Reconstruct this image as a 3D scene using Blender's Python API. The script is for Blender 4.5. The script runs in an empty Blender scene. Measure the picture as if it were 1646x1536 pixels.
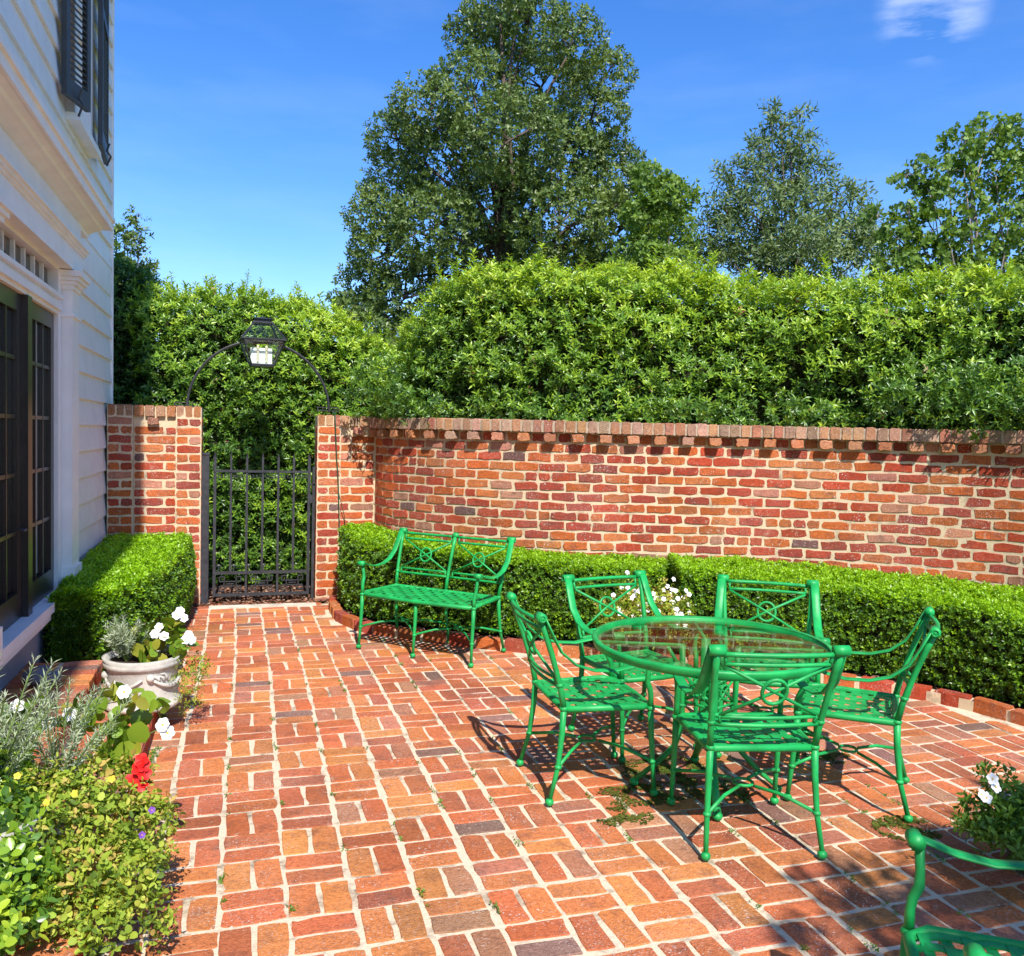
import bpy, math, random
import numpy as np
from mathutils import Matrix, Vector

rnd = random.Random(7)
rng = np.random.default_rng(11)
R = math.radians
scene = bpy.context.scene
C = bpy.data.collections.new("scene"); scene.collection.children.link(C)

# ------------------------------------------------------------------ camera, sky, sun, exposure
CX = Vector((0.9547017, -0.29641368, 0.02614547))       # right
CD = Vector((0.01039647, -0.05458434, -0.99845504))     # down
CF = Vector((0.29738286, 0.95349855, -0.0490301))       # forward
EYE = Vector((0, 0, 1.65)); FPX = 1380.0
cam_d = bpy.data.cameras.new("camera"); cam = bpy.data.objects.new("camera", cam_d); C.objects.link(cam)
m = Matrix.Identity(4)
for i in range(3):
    m[i][0] = CX[i]; m[i][1] = -CD[i]; m[i][2] = -CF[i]; m[i][3] = EYE[i]
cam.matrix_world = m
cam_d.sensor_width = 36; cam_d.lens = FPX / 1646 * 36; cam_d.clip_start = .05; cam_d.clip_end = 2000
scene.camera = cam
def at(x, y, Z):
    """the point seen at photo pixel x, y at distance Z along the view axis"""
    return EYE + (CX * (x - 823) + CD * (y - 768)) * (Z / FPX) + CF * Z
def proj(p):
    q = Vector(p) - EYE; z = q.dot(CF)
    return (823 + FPX * q.dot(CX) / z, 768 + FPX * q.dot(CD) / z, z)

SUN_EL, SUN_AZ = 49.0, 1.0      # the sun stands behind the camera (-Y), a touch towards the house (-X)
to_sun = Vector((-math.sin(R(SUN_AZ)) * math.cos(R(SUN_EL)), -math.cos(R(SUN_AZ)) * math.cos(R(SUN_EL)), math.sin(R(SUN_EL))))
world = bpy.data.worlds.new("World"); scene.world = world; world.use_nodes = True
nt = world.node_tree; nt.nodes.clear()
sky = nt.nodes.new("ShaderNodeTexSky"); sky.sky_type = 'NISHITA'; sky.sun_disc = False
sky.sun_elevation = R(SUN_EL); sky.sun_rotation = R(180 + SUN_AZ)
sky.air_density = 1.0; sky.dust_density = 0.35; sky.ozone_density = 4.0; sky.altitude = 0
bg = nt.nodes.new("ShaderNodeBackground"); bg.inputs[1].default_value = 0.15
out = nt.nodes.new("ShaderNodeOutputWorld")
# thin high wisps of cloud
tc = nt.nodes.new("ShaderNodeTexCoord"); mp = nt.nodes.new("ShaderNodeMapping"); mp.inputs['Scale'].default_value = (1.2, 1.2, 5.0)
mp.inputs['Location'].default_value = (1.35, .7, .2)
nz = nt.nodes.new("ShaderNodeTexNoise"); nz.inputs['Scale'].default_value = 4.2; nz.inputs['Detail'].default_value = 7; nz.inputs['Roughness'].default_value = .55
mr = nt.nodes.new("ShaderNodeMapRange"); mr.inputs[1].default_value = .44; mr.inputs[2].default_value = .66; mr.inputs[4].default_value = .6
mx = nt.nodes.new("ShaderNodeMix"); mx.data_type = 'RGBA'; mx.inputs[7].default_value = (6.5, 7.0, 7.8, 1)
hs = nt.nodes.new("ShaderNodeHueSaturation"); hs.inputs['Saturation'].default_value = 1.3; hs.inputs['Value'].default_value = 1.12; hs.inputs['Hue'].default_value = .512
L_ = nt.links.new
L_(tc.outputs['Generated'], mp.inputs[0]); L_(mp.outputs[0], nz.inputs[0]); L_(nz.outputs[0], mr.inputs[0]); vd = nt.nodes.new("ShaderNodeVectorMath"); vd.operation = 'DOT_PRODUCT'; vd.inputs[1].default_value = (at(1500, 10, 1) - EYE).normalized()
m1 = nt.nodes.new("ShaderNodeMapRange"); m1.interpolation_type = 'SMOOTHSTEP'; m1.inputs[1].default_value = .9984; m1.inputs[2].default_value = .9998; m1.inputs[3].default_value = .05
ml = nt.nodes.new("ShaderNodeMath"); ml.operation = 'MULTIPLY'
L_(tc.outputs['Generated'], vd.inputs[0]); L_(vd.outputs['Value'], m1.inputs[0]); L_(m1.outputs[0], ml.inputs[0]); L_(mr.outputs[0], ml.inputs[1]); L_(ml.outputs[0], mx.inputs[0])
L_(sky.outputs[0], hs.inputs['Color']); L_(hs.outputs[0], mx.inputs[6]); L_(mx.outputs[2], bg.inputs[0]); L_(bg.outputs[0], out.inputs[0])
sl = bpy.data.lights.new("sun", 'SUN'); sl.energy = 4.6; sl.angle = R(.5); sl.color = (1, .955, .88)
so = bpy.data.objects.new("sun", sl); C.objects.link(so); so.rotation_euler = to_sun.to_track_quat('Z', 'Y').to_euler()
scene.view_settings.view_transform = 'Standard'; scene.view_settings.look = 'None'
scene.view_settings.exposure = 0.56; scene.view_settings.gamma = 1; scene.view_settings.use_curve_mapping = False
scene.cycles.max_bounces = 8; scene.cycles.transparent_max_bounces = 16; scene.cycles.caustics_reflective = False; scene.cycles.caustics_refractive = False

# ------------------------------------------------------------------ materials
def nodes(name):
    mt = bpy.data.materials.new(name); mt.use_nodes = True; t = mt.node_tree
    return mt, t, t.nodes['Principled BSDF'], t.nodes['Material Output']
def noise(t, scale, detail=4, rough=.55, vec=None):
    n = t.nodes.new("ShaderNodeTexNoise"); n.inputs['Scale'].default_value = scale; n.inputs['Detail'].default_value = detail; n.inputs['Roughness'].default_value = rough
    if vec is None:
        g = t.nodes.new("ShaderNodeNewGeometry"); vec = g.outputs['Position']
    t.links.new(vec, n.inputs[0]); return n
def ramp(t, src, stops):
    r = t.nodes.new("ShaderNodeValToRGB"); t.links.new(src, r.inputs[0]); e = r.color_ramp.elements
    e[0].position, e[0].color = stops[0][0], (*stops[0][1], 1); e[1].position, e[1].color = stops[-1][0], (*stops[-1][1], 1)
    for p, c in stops[1:-1]:
        q = e.new(p); q.color = (*c, 1)
    return r
def mapr(t, src, a, b, c=0., d=1.):
    r = t.nodes.new("ShaderNodeMapRange"); r.inputs[1].default_value = a; r.inputs[2].default_value = b; r.inputs[3].default_value = c; r.inputs[4].default_value = d
    t.links.new(src, r.inputs[0]); return r
def mix(t, fac, a, b, mode='MIX'):
    x = t.nodes.new("ShaderNodeMix"); x.data_type = 'RGBA'; x.blend_type = mode
    if isinstance(fac, float): x.inputs[0].default_value = fac
    else: t.links.new(fac, x.inputs[0])
    for k, v in ((6, a), (7, b)):
        if isinstance(v, tuple): x.inputs[k].default_value = (*v, 1)
        else: t.links.new(v, x.inputs[k])
    return x.outputs[2]
def bump(t, bs, h, strength=.4, dist=.01):
    b = t.nodes.new("ShaderNodeBump"); b.inputs['Strength'].default_value = strength; b.inputs['Distance'].default_value = dist
    t.links.new(h, b.inputs['Height']); t.links.new(b.outputs[0], bs.inputs['Normal'])

def brick_mat(name, from_attr):
    mt, t, bs, o = nodes(name)
    if from_attr:
        a = t.nodes.new("ShaderNodeAttribute"); a.attribute_name = 'col'; col = a.outputs['Color']
    else:
        a = t.nodes.new("ShaderNodeObjectInfo"); col = a.outputs['Color']
    n1 = noise(t, 9, 6, .65); n2 = noise(t, 55, 6, .75); n3 = noise(t, 160, 3, .6)
    dark = mix(t, mapr(t, n1.outputs[0], .52, .72, 0, .55).outputs[0], col, (.13, .07, .06))
    v = mix(t, 1.0, dark, ramp(t, n2.outputs[0], [(.30, (.60, .56, .56)), (.5, (1, 1, 1)), (.72, (1.32, 1.32, 1.32))]).outputs[0], 'MULTIPLY')
    g = t.nodes.new("ShaderNodeNewGeometry"); n4 = noise(t, 3.1, 3, .5)
    mul = t.nodes.new("ShaderNodeMath"); mul.operation = 'MULTIPLY'
    t.links.new(mapr(t, n4.outputs[0], .46, .62).outputs[0], mul.inputs[0]); t.links.new(mapr(t, n3.outputs[0], .56, .64).outputs[0], mul.inputs[1])
    v = mix(t, mapr(t, mul.outputs[0], 0, 1, 0, .6).outputs[0], v, (.62, .50, .44))         # lime bloom
    n5 = noise(t, 1.15, 4, .6); v = mix(t, 1.0, v, ramp(t, n5.outputs[0], [(.32, (.74, .72, .70)), (.55, (1.03, 1.03, 1.03)), (.75, (1.12, 1.12, 1.10))]).outputs[0], 'MULTIPLY')
    n6 = noise(t, 95, 2, .5); n7 = noise(t, 5.3, 3, .5)
    m6 = t.nodes.new("ShaderNodeMath"); m6.operation = 'MULTIPLY'; t.links.new(mapr(t, n6.outputs[0], .63, .68).outputs[0], m6.inputs[0]); t.links.new(mapr(t, n7.outputs[0], .48, .60).outputs[0], m6.inputs[1])
    v = mix(t, mapr(t, m6.outputs[0], 0, 1, 0, .8).outputs[0], v, (.72, .64, .58))         # lime flecks
    n9 = noise(t, 21, 6, .7); v = mix(t, mapr(t, n9.outputs[0], .60, .67, 0, .42).outputs[0], v, (.60, .46, .34)); n8 = noise(t, 13, 6, .75); v = mix(t, mapr(t, n8.outputs[0], .62, .70, 0, .45).outputs[0], v, (.09, .06, .05))   # soot and grime
    t.links.new(v, bs.inputs['Base Color']); bs.inputs['Roughness'].default_value = .88; bs.inputs['Specular IOR Level'].default_value = .25
    ad = t.nodes.new("ShaderNodeMath"); ad.operation = 'ADD'; t.links.new(n2.outputs[0], ad.inputs[0]); t.links.new(n3.outputs[0], ad.inputs[1])
    bump(t, bs, ad.outputs[0], .9, .009)
    return mt
M = {}
M['brick'] = brick_mat('brick_single', False); M['bricks'] = brick_mat('brick_joined', True)

def simple(name, col, rough=.6, spec=.4, nscale=None, namp=.15, bscale=None, bstr=.3, bdist=.004, metal=0., col2=None):
    mt, t, bs, o = nodes(name); bs.inputs['Roughness'].default_value = rough; bs.inputs['Specular IOR Level'].default_value = spec; bs.inputs['Metallic'].default_value = metal
    if nscale:
        n = noise(t, nscale, 6, .6); c2 = col2 or tuple(min(1, c * (1 + 2 * namp)) for c in col); c1 = tuple(c * (1 - 2 * namp) for c in col) if not col2 else col
        r = ramp(t, n.outputs[0], [(.3, c1), (.7, c2)]); t.links.new(r.outputs[0], bs.inputs['Base Color'])
    else: bs.inputs['Base Color'].default_value = (*col, 1)
    if bscale: bump(t, bs, noise(t, bscale, 5, .65).outputs[0], bstr, bdist)
    return mt
# mortar with sandy grain, darker damp joints in places
def mortar_mat(name, base, dirt, moss=True):
    mt, t, bs, o = nodes(name); n1 = noise(t, 2.2, 5, .6); n2 = noise(t, 70, 4, .7); n3 = noise(t, 6.5, 5, .7)
    c = mix(t, mapr(t, n2.outputs[0], .35, .7, 0, .35).outputs[0], base, tuple(x * .62 for x in base))
    c = mix(t, mapr(t, n3.outputs[0], .52, .68, 0, .85).outputs[0], c, dirt)
    if moss: c = mix(t, mapr(t, n1.outputs[0], .64, .72, 0, .8).outputs[0], c, (.10, .12, .03))
    t.links.new(c, bs.inputs['Base Color']); bs.inputs['Roughness'].default_value = .95; bs.inputs['Specular IOR Level'].default_value = .15
    bump(t, bs, n2.outputs[0], .7, .008); return mt
M['mortar'] = mortar_mat('patio_mortar', (.72, .58, .42), (.15, .11, .07))
M['wmortar'] = mortar_mat('wall_mortar', (.72, .56, .37), (.36, .27, .18), False)
M['paint'] = simple('white_paint', (.88, .86, .82), .5, .4, 5, .03, 30, .12, .002)
M['found'] = simple('foundation_paint', (.30, .32, .36), .7, .3, 3, .06, 40, .25, .003)
M['dark'] = simple('dark_door_paint', (.035, .028, .025), .3, .5, 5, .15)
M['shutter'] = simple('shutter_paint', (.055, .060, .062), .45, .4, 8, .12)
M['iron'] = simple('black_iron', (.035, .036, .042), .5, .45, 20, .2, 60, .2, .001)
M['green'] = simple('green_enamel', (.013, .335, .078), .45, .38, 9, .15, 70, .15, .0015)
M['stone'] = simple('cast_stone', (.50, .48, .43), .85, .25, 9, .14, 50, .5, .006)
M['limestone'] = simple('pale_sill_stone', (.60, .53, .43), .9, .2, 6, .15, 50, .4, .004)
M['soil'] = simple('bed_soil', (.045, .030, .020), 1., .1, 14, .3, 40, .9, .02)
M['earth'] = simple('earth', (.10, .12, .045), 1., .1, 1.5, .25, 20, .6, .02)
M['greystone'] = simple('grey_stone', (.15, .15, .17), .55, .4, 20, .2, 60, .3, .003)
M['bark'] = simple('bark', (.11, .085, .065), .95, .2, 7, .25, 25, .8, .03)
M['palebark'] = simple('pale_bark', (.26, .22, .18), .95, .2, 7, .2, 25, .6, .03)
M['twig'] = simple('hedge_twig_shade', (.030, .034, .014), 1., .1, 30, .3, 60, .8, .02)  # twig brown darkened, so gaps in the foliage look shaded
M['stemg'] = simple('green_stem', (.16, .24, .06), .7, .3)
M['cream'] = simple('candle_tube', (.70, .62, .46), .5, .4)
M['white'] = simple('white_petal', (.86, .86, .84), .55, .3)
M['red'] = simple('red_petal', (.72, .012, .01), .5, .3)
M['yellow'] = simple('yellow_petal', (.78, .52, .05), .55, .3)
M['purple'] = simple('purple_petal', (.16, .05, .32), .55, .3)
M['wire'] = simple('green_wire', (.02, .07, .035), .5, .4)
M['moss'] = simple('moss', (.10, .12, .02), 1., .1, 30, .3, 90, .9, .01)
M['copmortar'] = mortar_mat('coping_mortar', (.50, .40, .29), (.26, .21, .15), False)
def glass_mat(name, ior, tint):
    mt, t, bs, o = nodes(name); bs.inputs['Transmission Weight'].default_value = 1; bs.inputs['Roughness'].default_value = 0; bs.inputs['IOR'].default_value = ior
    bs.inputs['Base Color'].default_value = (*tint, 1); return mt
M['lampglass'] = None
def pane_mat(name, tint, rough, k):     # clear sheet of glass; both faces' reflection is given by the outer face
    mt, t, bs, o = nodes(name); tr = t.nodes.new("ShaderNodeBsdfTransparent"); tr.inputs[0].default_value = (*tint, 1)
    gl = t.nodes.new("ShaderNodeBsdfGlossy"); gl.inputs[1].default_value = rough; fr = t.nodes.new("ShaderNodeFresnel"); fr.inputs[0].default_value = 1.5
    ge = t.nodes.new("ShaderNodeNewGeometry"); a = t.nodes.new("ShaderNodeMath"); a.operation = 'SUBTRACT'; a.inputs[0].default_value = k; t.links.new(ge.outputs['Backfacing'], a.inputs[1])
    b = t.nodes.new("ShaderNodeMath"); b.operation = 'MULTIPLY'; b.use_clamp = True; t.links.new(fr.outputs[0], b.inputs[0]); t.links.new(a.outputs[0], b.inputs[1])
    if k > 1: mm = t.nodes.new("ShaderNodeMath"); mm.operation = 'MULTIPLY'; mm.use_clamp = True; iv = t.nodes.new("ShaderNodeMath"); iv.operation = 'SUBTRACT'; iv.inputs[0].default_value = 1; t.links.new(ge.outputs['Backfacing'], iv.inputs[1]); t.links.new(b.outputs[0], mm.inputs[0]); t.links.new(iv.outputs[0], mm.inputs[1]); b = mm
    ms = t.nodes.new("ShaderNodeMixShader"); t.links.new(b.outputs[0], ms.inputs[0]); t.links.new(tr.outputs[0], ms.inputs[1]); t.links.new(gl.outputs[0], ms.inputs[2]); t.links.new(ms.outputs[0], o.inputs[0]); return mt
M['lampglass'] = pane_mat('lantern_glass', (.95, .98, .96), .02, 1.0)
M['tglass'] = pane_mat('table_glass', (.91, .96, .93), .012, 1.35)
mt, t, bs, o = nodes('window_glass'); bs.inputs['Base Color'].default_value = (.012, .013, .014, 1); bs.inputs['Roughness'].default_value = .03; bs.inputs['IOR'].default_value = 2.0
M['wglass'] = mt

def leaf_mat(name, stops, rough=.42, trans=.28, spec=.45):
    mt, t, bs, o = nodes(name); a = t.nodes.new("ShaderNodeAttribute"); a.attribute_name = 'tint'
    r = ramp(t, a.outputs['Fac'], stops); t.links.new(r.outputs[0], bs.inputs['Base Color'])
    bs.inputs['Roughness'].default_value = rough; bs.inputs['Specular IOR Level'].default_value = spec
    tl = t.nodes.new("ShaderNodeBsdfTranslucent"); c = mix(t, 1.0, r.outputs[0], (1.5, 1.35, .6), 'MULTIPLY'); t.links.new(c, tl.inputs[0])
    ms = t.nodes.new("ShaderNodeMixShader"); ms.inputs[0].default_value = trans
    t.links.new(bs.outputs[0], ms.inputs[1]); t.links.new(tl.outputs[0], ms.inputs[2]); t.links.new(ms.outputs[0], o.inputs[0]); return mt
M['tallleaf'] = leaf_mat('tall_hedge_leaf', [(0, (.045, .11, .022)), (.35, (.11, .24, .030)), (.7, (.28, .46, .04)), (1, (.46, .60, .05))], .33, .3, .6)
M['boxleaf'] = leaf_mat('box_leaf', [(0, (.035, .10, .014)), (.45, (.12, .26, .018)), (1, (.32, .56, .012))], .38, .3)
M['treeleaf'] = leaf_mat('dark_tree_leaf', [(0, (.045, .085, .022)), (.5, (.11, .175, .036)), (1, (.22, .29, .06))], .42, .25)
M['limeleaf'] = leaf_mat('lime_tree_leaf', [(0, (.07, .14, .02)), (.6, (.16, .27, .035)), (1, (.28, .40, .06))], .5, .32)
M['greyleaf'] = leaf_mat('grey_green_tree_leaf', [(0, (.08, .13, .045)), (.6, (.17, .25, .085)), (1, (.28, .36, .13))], .5, .3)
M['lavleaf'] = leaf_mat('silver_leaf', [(0, (.26, .33, .20)), (1, (.52, .58, .42))], .8, .15, .2)
M['paleleaf'] = leaf_mat('yellow_green_leaf', [(0, (.10, .17, .02)), (.4, (.26, .38, .035)), (.8, (.46, .52, .07)), (1, (.52, .38, .10))], .6, .3, .3)
M['begleaf'] = leaf_mat('begonia_leaf', [(0, (.10, .20, .015)), (.7, (.22, .36, .03)), (1, (.34, .32, .04))], .35, .3, .5)
M['mulch'] = leaf_mat('mulch_chips', [(0, (.10, .045, .028)), (.6, (.24, .11, .07)), (1, (.42, .26, .18))], .95, .0, .1)
M['weed'] = leaf_mat('weed_leaf', [(0, (.07, .16, .02)), (1, (.16, .32, .03))], .6, .3)

# ------------------------------------------------------------------ mesh helpers
class MB:
    def __init__(s): s.v = []; s.f = []
    def add(s, vs, fs):
        o = len(s.v); s.v += [tuple(v) for v in vs]; s.f += [tuple(i + o for i in f) for f in fs]; return s
    def box(s, a, b, mat=None):
        x0, y0, z0 = a; x1, y1, z1 = b
        vs = [(x0, y0, z0), (x1, y0, z0), (x1, y1, z0), (x0, y1, z0), (x0, y0, z1), (x1, y0, z1), (x1, y1, z1), (x0, y1, z1)]
        if mat is not None: vs = [tuple(mat @ Vector(v)) for v in vs]
        return s.add(vs, [(0, 3, 2, 1), (4, 5, 6, 7), (0, 1, 5, 4), (1, 2, 6, 5), (2, 3, 7, 6), (3, 0, 4, 7)])
    def tube(s, pts, rad, n=8, cap=True, up=None, flat=None):
        pts = [Vector(p) for p in pts]; k = len(pts)
        if not isinstance(rad, (list, tuple)): rad = [rad] * k
        rings = []; prev = None
        for i, p in enumerate(pts):
            d = (pts[min(i + 1, k - 1)] - pts[max(i - 1, 0)]).normalized()
            if up is not None: u = Vector(up)
            else: u = prev if prev is not None else (Vector((0, 0, 1)) if abs(d.z) < .9 else Vector((0, 1, 0)))
            a = (u - d * u.dot(d)).normalized(); b = d.cross(a); prev = a
            fa, fb = flat if flat else (1, 1)
            rings.append([p + (a * math.cos(2 * math.pi * j / n) * fa + b * math.sin(2 * math.pi * j / n) * fb) * rad[i] for j in range(n)])
        vs = [v for r in rings for v in r]; fs = []
        for i in range(k - 1):
            for j in range(n):
                fs.append((i * n + j, i * n + (j + 1) % n, (i + 1) * n + (j + 1) % n, (i + 1) * n + j))
        if cap: fs.append(tuple(range(n - 1, -1, -1))); fs.append(tuple((k - 1) * n + j for j in range(n)))
        return s.add(vs, fs)
    def bar(s, a, b, w, h, up=(0, 0, 1)):
        a = Vector(a); b = Vector(b); d = (b - a); l = d.length; d.normalize(); u = Vector(up)
        if abs(u.dot(d)) > .99: u = Vector((0, 1, 0))
        sd = d.cross(u).normalized(); u = sd.cross(d)
        vs = [a + sd * (w / 2 * i) + u * (h / 2 * j) + d * (l * k) for k in (0, 1) for j in (-1, 1) for i in (-1, 1)]
        return s.add(vs, [(0, 1, 3, 2), (4, 6, 7, 5), (0, 4, 5, 1), (2, 3, 7, 6), (0, 2, 6, 4), (1, 5, 7, 3)])
    def lathe(s, prof, n=24, ctr=(0, 0, 0)):
        vs = []; c = Vector(ctr)
        for r, z in prof:
            for j in range(n): vs.append((c.x + r * math.cos(2 * math.pi * j / n), c.y + r * math.sin(2 * math.pi * j / n), c.z + z))
        fs = []
        for i in range(len(prof) - 1):
            for j in range(n): fs.append((i * n + j, i * n + (j + 1) % n, (i + 1) * n + (j + 1) % n, (i + 1) * n + j))
        return s.add(vs, fs)
    def ball(s, c, r, n=8, sc=(1, 1, 1)):
        prof = [(r * math.sin(math.pi * i / 6) + 1e-5, -r * math.cos(math.pi * i / 6)) for i in range(7)]
        c = Vector(c); o = len(s.v); s.lathe(prof, n)
        for i in range(o, len(s.v)):
            x, y, z = s.v[i]; s.v[i] = (c.x + x * sc[0], c.y + y * sc[1], c.z + z * sc[2])
        return s
    def torus(s, c, r, t, n=20, axis='z', k=6):
        pts = []
        c = Vector(c)
        for i in range(n + 1):
            a = 2 * math.pi * i / n
            v = {'z': (r * math.cos(a), r * math.sin(a), 0), 'y': (r * math.cos(a), 0, r * math.sin(a)), 'x': (0, r * math.cos(a), r * math.sin(a))}[axis]
            pts.append(c + Vector(v))
        up = {'z': (0, 0, 1), 'y': (0, 1, 0), 'x': (1, 0, 0)}[axis]
        return s.tube(pts, t, k, False, up)
    def mesh(s, name, smooth=False):
        me = bpy.data.meshes.new(name); me.from_pydata(s.v, [], s.f); me.update()
        if smooth: me.polygons.foreach_set('use_smooth', [True] * len(me.polygons))
        return me
def link(name, me, mat, parent=None, loc=None, **props):
    if isinstance(me, MB): me = me.mesh(name)
    o = bpy.data.objects.new(name, me); C.objects.link(o)
    if mat is not None and len(me.materials) == 0: me.materials.append(mat)
    if parent: o.parent = parent
    if loc: o.location = loc
    for k, v in props.items(): o[k] = v
    return o
def part(name, mb, mat, parent, smooth=False, **pr):
    return link(name, mb.mesh(name, smooth), mat, parent, **pr)
def thing(name, label, cat, loc=(0, 0, 0), rz=0, group=None):
    o = bpy.data.objects.new(name, None); C.objects.link(o); o.empty_display_size = .2
    o.location = loc; o.rotation_euler = (0, 0, rz); o['label'] = label; o['category'] = cat
    if group: o['group'] = group
    return o
def struct(name, mb, mat, smooth=False): return link(name, mb.mesh(name, smooth), mat, kind='structure')
def copy_tree(o, parent=None):
    c = o.copy(); C.objects.link(c); c.parent = parent
    for ch in list(o.children): copy_tree(ch, c)
    return c

# ------------------------------------------------------------------ leaves (numpy)
def nrm(a): return a / np.maximum(np.linalg.norm(a, axis=-1, keepdims=True), 1e-9)
T_RH = (np.array([(0, 0, 0), (.45, .5, .04), (1, 0, -.06), (.45, -.5, .04)], float), np.array([(0, 1, 2), (0, 2, 3)]))
T_LA = (np.array([(0, 0, 0), (.28, .42, .05), (.65, .38, .03), (1, 0, -.14), (.65, -.38, .03), (.28, -.42, .05), (.46, 0, 0)], float), np.array([(0, 1, 6), (1, 2, 6), (2, 3, 6), (3, 4, 6), (4, 5, 6), (5, 0, 6)]))
T_RO = (np.array([(0, 0, 0), (.12, .36, .05), (.5, .52, .07), (.85, .34, .0), (1, 0, -.08), (.85, -.34, .0), (.5, -.52, .07), (.12, -.36, .05), (.5, 0, 0)], float),
        np.array([(i, (i + 1) % 8, 8) for i in range(8)]))
T_LO = (np.array([(0, 0, 0), (.2, .18, 0), (.25, .55, .05), (.5, .22, 0), (.72, .42, .02), (1, 0, -.08), (.72, -.42, .02), (.5, -.22, 0), (.25, -.55, .05), (.2, -.18, 0)], float),
        np.array([(0, 1, 9), (1, 2, 3), (1, 3, 7), (1, 7, 9), (3, 4, 5), (3, 5, 7), (5, 6, 7), (7, 8, 9)]))
def leaf_mesh(name, P, A, N, L, W, tint, tpl=T_RH):
    n = len(P); A = nrm(A); S = nrm(np.cross(A, N)); N2 = np.cross(S, A)
    tv, tf = tpl; k = len(tv); L = np.broadcast_to(L, (n,)); W = np.broadcast_to(W, (n,))
    V = (P[:, None] + A[:, None] * (L[:, None, None] * tv[None, :, 0:1]) + S[:, None] * (W[:, None, None] * tv[None, :, 1:2]) + N2[:, None] * (L[:, None, None] * tv[None, :, 2:3])).reshape(-1, 3)
    F = (tf[None] + (np.arange(n) * k)[:, None, None]).reshape(-1, 3)
    me = bpy.data.meshes.new(name); me.vertices.add(len(V)); me.vertices.foreach_set('co', V.astype(np.float32).ravel())
    me.loops.add(len(F) * 3); me.loops.foreach_set('vertex_index', F.astype(np.int32).ravel())
    me.polygons.add(len(F)); me.polygons.foreach_set('loop_start', np.arange(0, len(F) * 3, 3, dtype=np.int32))
    a = me.attributes.new('tint', 'FLOAT', 'POINT'); a.data.foreach_set('value', np.repeat(np.clip(tint, 0, 1), k).astype(np.float32))
    me.update(); return me
def perp(D, phi):
    ref = np.where(np.abs(D[..., 2:3]) < .9, np.array([0, 0, 1.]), np.array([1., 0, 0])); a = nrm(np.cross(D, ref)); b = np.cross(D, a)
    return a * np.cos(phi)[..., None] + b * np.sin(phi)[..., None]
def sprigs(P, D, k, stem, L, W, tint, spread=55, jit=.35):
    """k leaves set spirally round each twig of direction D rooted at P"""
    n = len(P); D = nrm(D); big_ = rng.uniform(.75, 1.3, (n, 1)); t = (np.arange(k) / k)[None, :] * .85 + .15 + rng.normal(0, .03, (n, k))
    phi = np.arange(k)[None, :] * 2.4 + rng.uniform(0, 6.28, (n, 1)); Dk = np.repeat(D[:, None], k, 1)
    th = np.radians(spread * (1.15 - .45 * t) + rng.normal(0, 10, (n, k)))[..., None]; q = perp(Dk, phi)
    A = Dk * np.cos(th) + q * np.sin(th); N = Dk * np.sin(th) - q * np.cos(th) + rng.normal(0, jit, A.shape)
    Pk = P[:, None] + Dk * (stem * t[..., None])
    Ls = (L * big_ * rng.uniform(.75, 1.15, (n, k)) * (1.05 - .3 * t)); Ws = Ls * (W / L)
    tt = tint[:, None] + (t - .5) * .25 + rng.normal(0, .12, (n, k))
    return Pk.reshape(-1, 3), A.reshape(-1, 3), N.reshape(-1, 3), Ls.ravel(), Ws.ravel(), tt.ravel()
def vn(p, s, seed=0):
    """cheap smooth noise of points, -1..1"""
    p = np.asarray(p) * s + seed * 3.7
    return (np.sin(p[..., 0] * 1.7 + 1.3 * np.sin(p[..., 1] * 1.1 + seed)) + np.sin(p[..., 1] * 1.9 + 1.7 * np.sin(p[..., 2] * 1.3)) + np.sin(p[..., 2] * 2.1 + 1.1 * np.sin(p[..., 0] * 1.5 + seed))) / 3

# ------------------------------------------------------------------ bricks
def brick_shape(seed, L=.208, W=.1, D=.05, rag=.004):
    """a worn brick: ragged fourteen sided face, slightly flared sides"""
    r = random.Random(seed); c = r.uniform(.004, .012)
    pts = [(-L / 2 + c, -W / 2), (-L / 6, -W / 2), (L / 6, -W / 2), (L / 2 - c, -W / 2), (L / 2, -W / 2 + c), (L / 2, 0), (L / 2, W / 2 - c), (L / 2 - c, W / 2), (L / 6, W / 2), (-L / 6, W / 2), (-L / 2 + c, W / 2), (-L / 2, W / 2 - c), (-L / 2, 0), (-L / 2, -W / 2 + c)]
    pts = [(x + r.uniform(-rag, rag * .8), y + r.uniform(-rag, rag) * .8) for x, y in pts]
    if r.random() < .5:
        k = r.choice([0, 3, 7, 10]); pts[k] = (pts[k][0] * .90, pts[k][1] * .86)
    n = len(pts); tilt = (r.uniform(-.014, .014), r.uniform(-.025, .025)); q = r.uniform(.0018, .0035); vs = [(x, y, -D) for x, y in pts]
    for x, y in pts: vs.append((x, y, -.0035 + x * tilt[0] + y * tilt[1]))
    for x, y in pts[::1]: vs.append((x * (1 - 2 * q / L), y * (1 - 2 * q / W), x * tilt[0] + y * tilt[1] + r.uniform(-.0009, .0009)))
    fs = []
    for i in range(2):
        for j in range(n): fs.append((i * n + j, i * n + (j + 1) % n, (i + 1) * n + (j + 1) % n, (i + 1) * n + j))
    fs.append(tuple(range(2 * n, 3 * n)))
    return vs, fs
SHAPES = {}
def shape_set(key, **kw):
    SHAPES[key] = []
    for i in range(14):
        vs, fs = brick_shape(hash(key) % 97 * 0 + i + len(key) * 31, **kw); me = bpy.data.meshes.new('brick'); me.from_pydata(vs, [], fs); me.update(); me.materials.append(M['brick'])
        SHAPES[key].append((np.array(vs), fs, me))
shape_set('paver', L=.208, W=.0985, D=.04, rag=.0052)
shape_set('stretcher', L=.208, W=.0655, D=.05, rag=.0075)
shape_set('header', L=.094, W=.0655, D=.16, rag=.0068)
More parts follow.
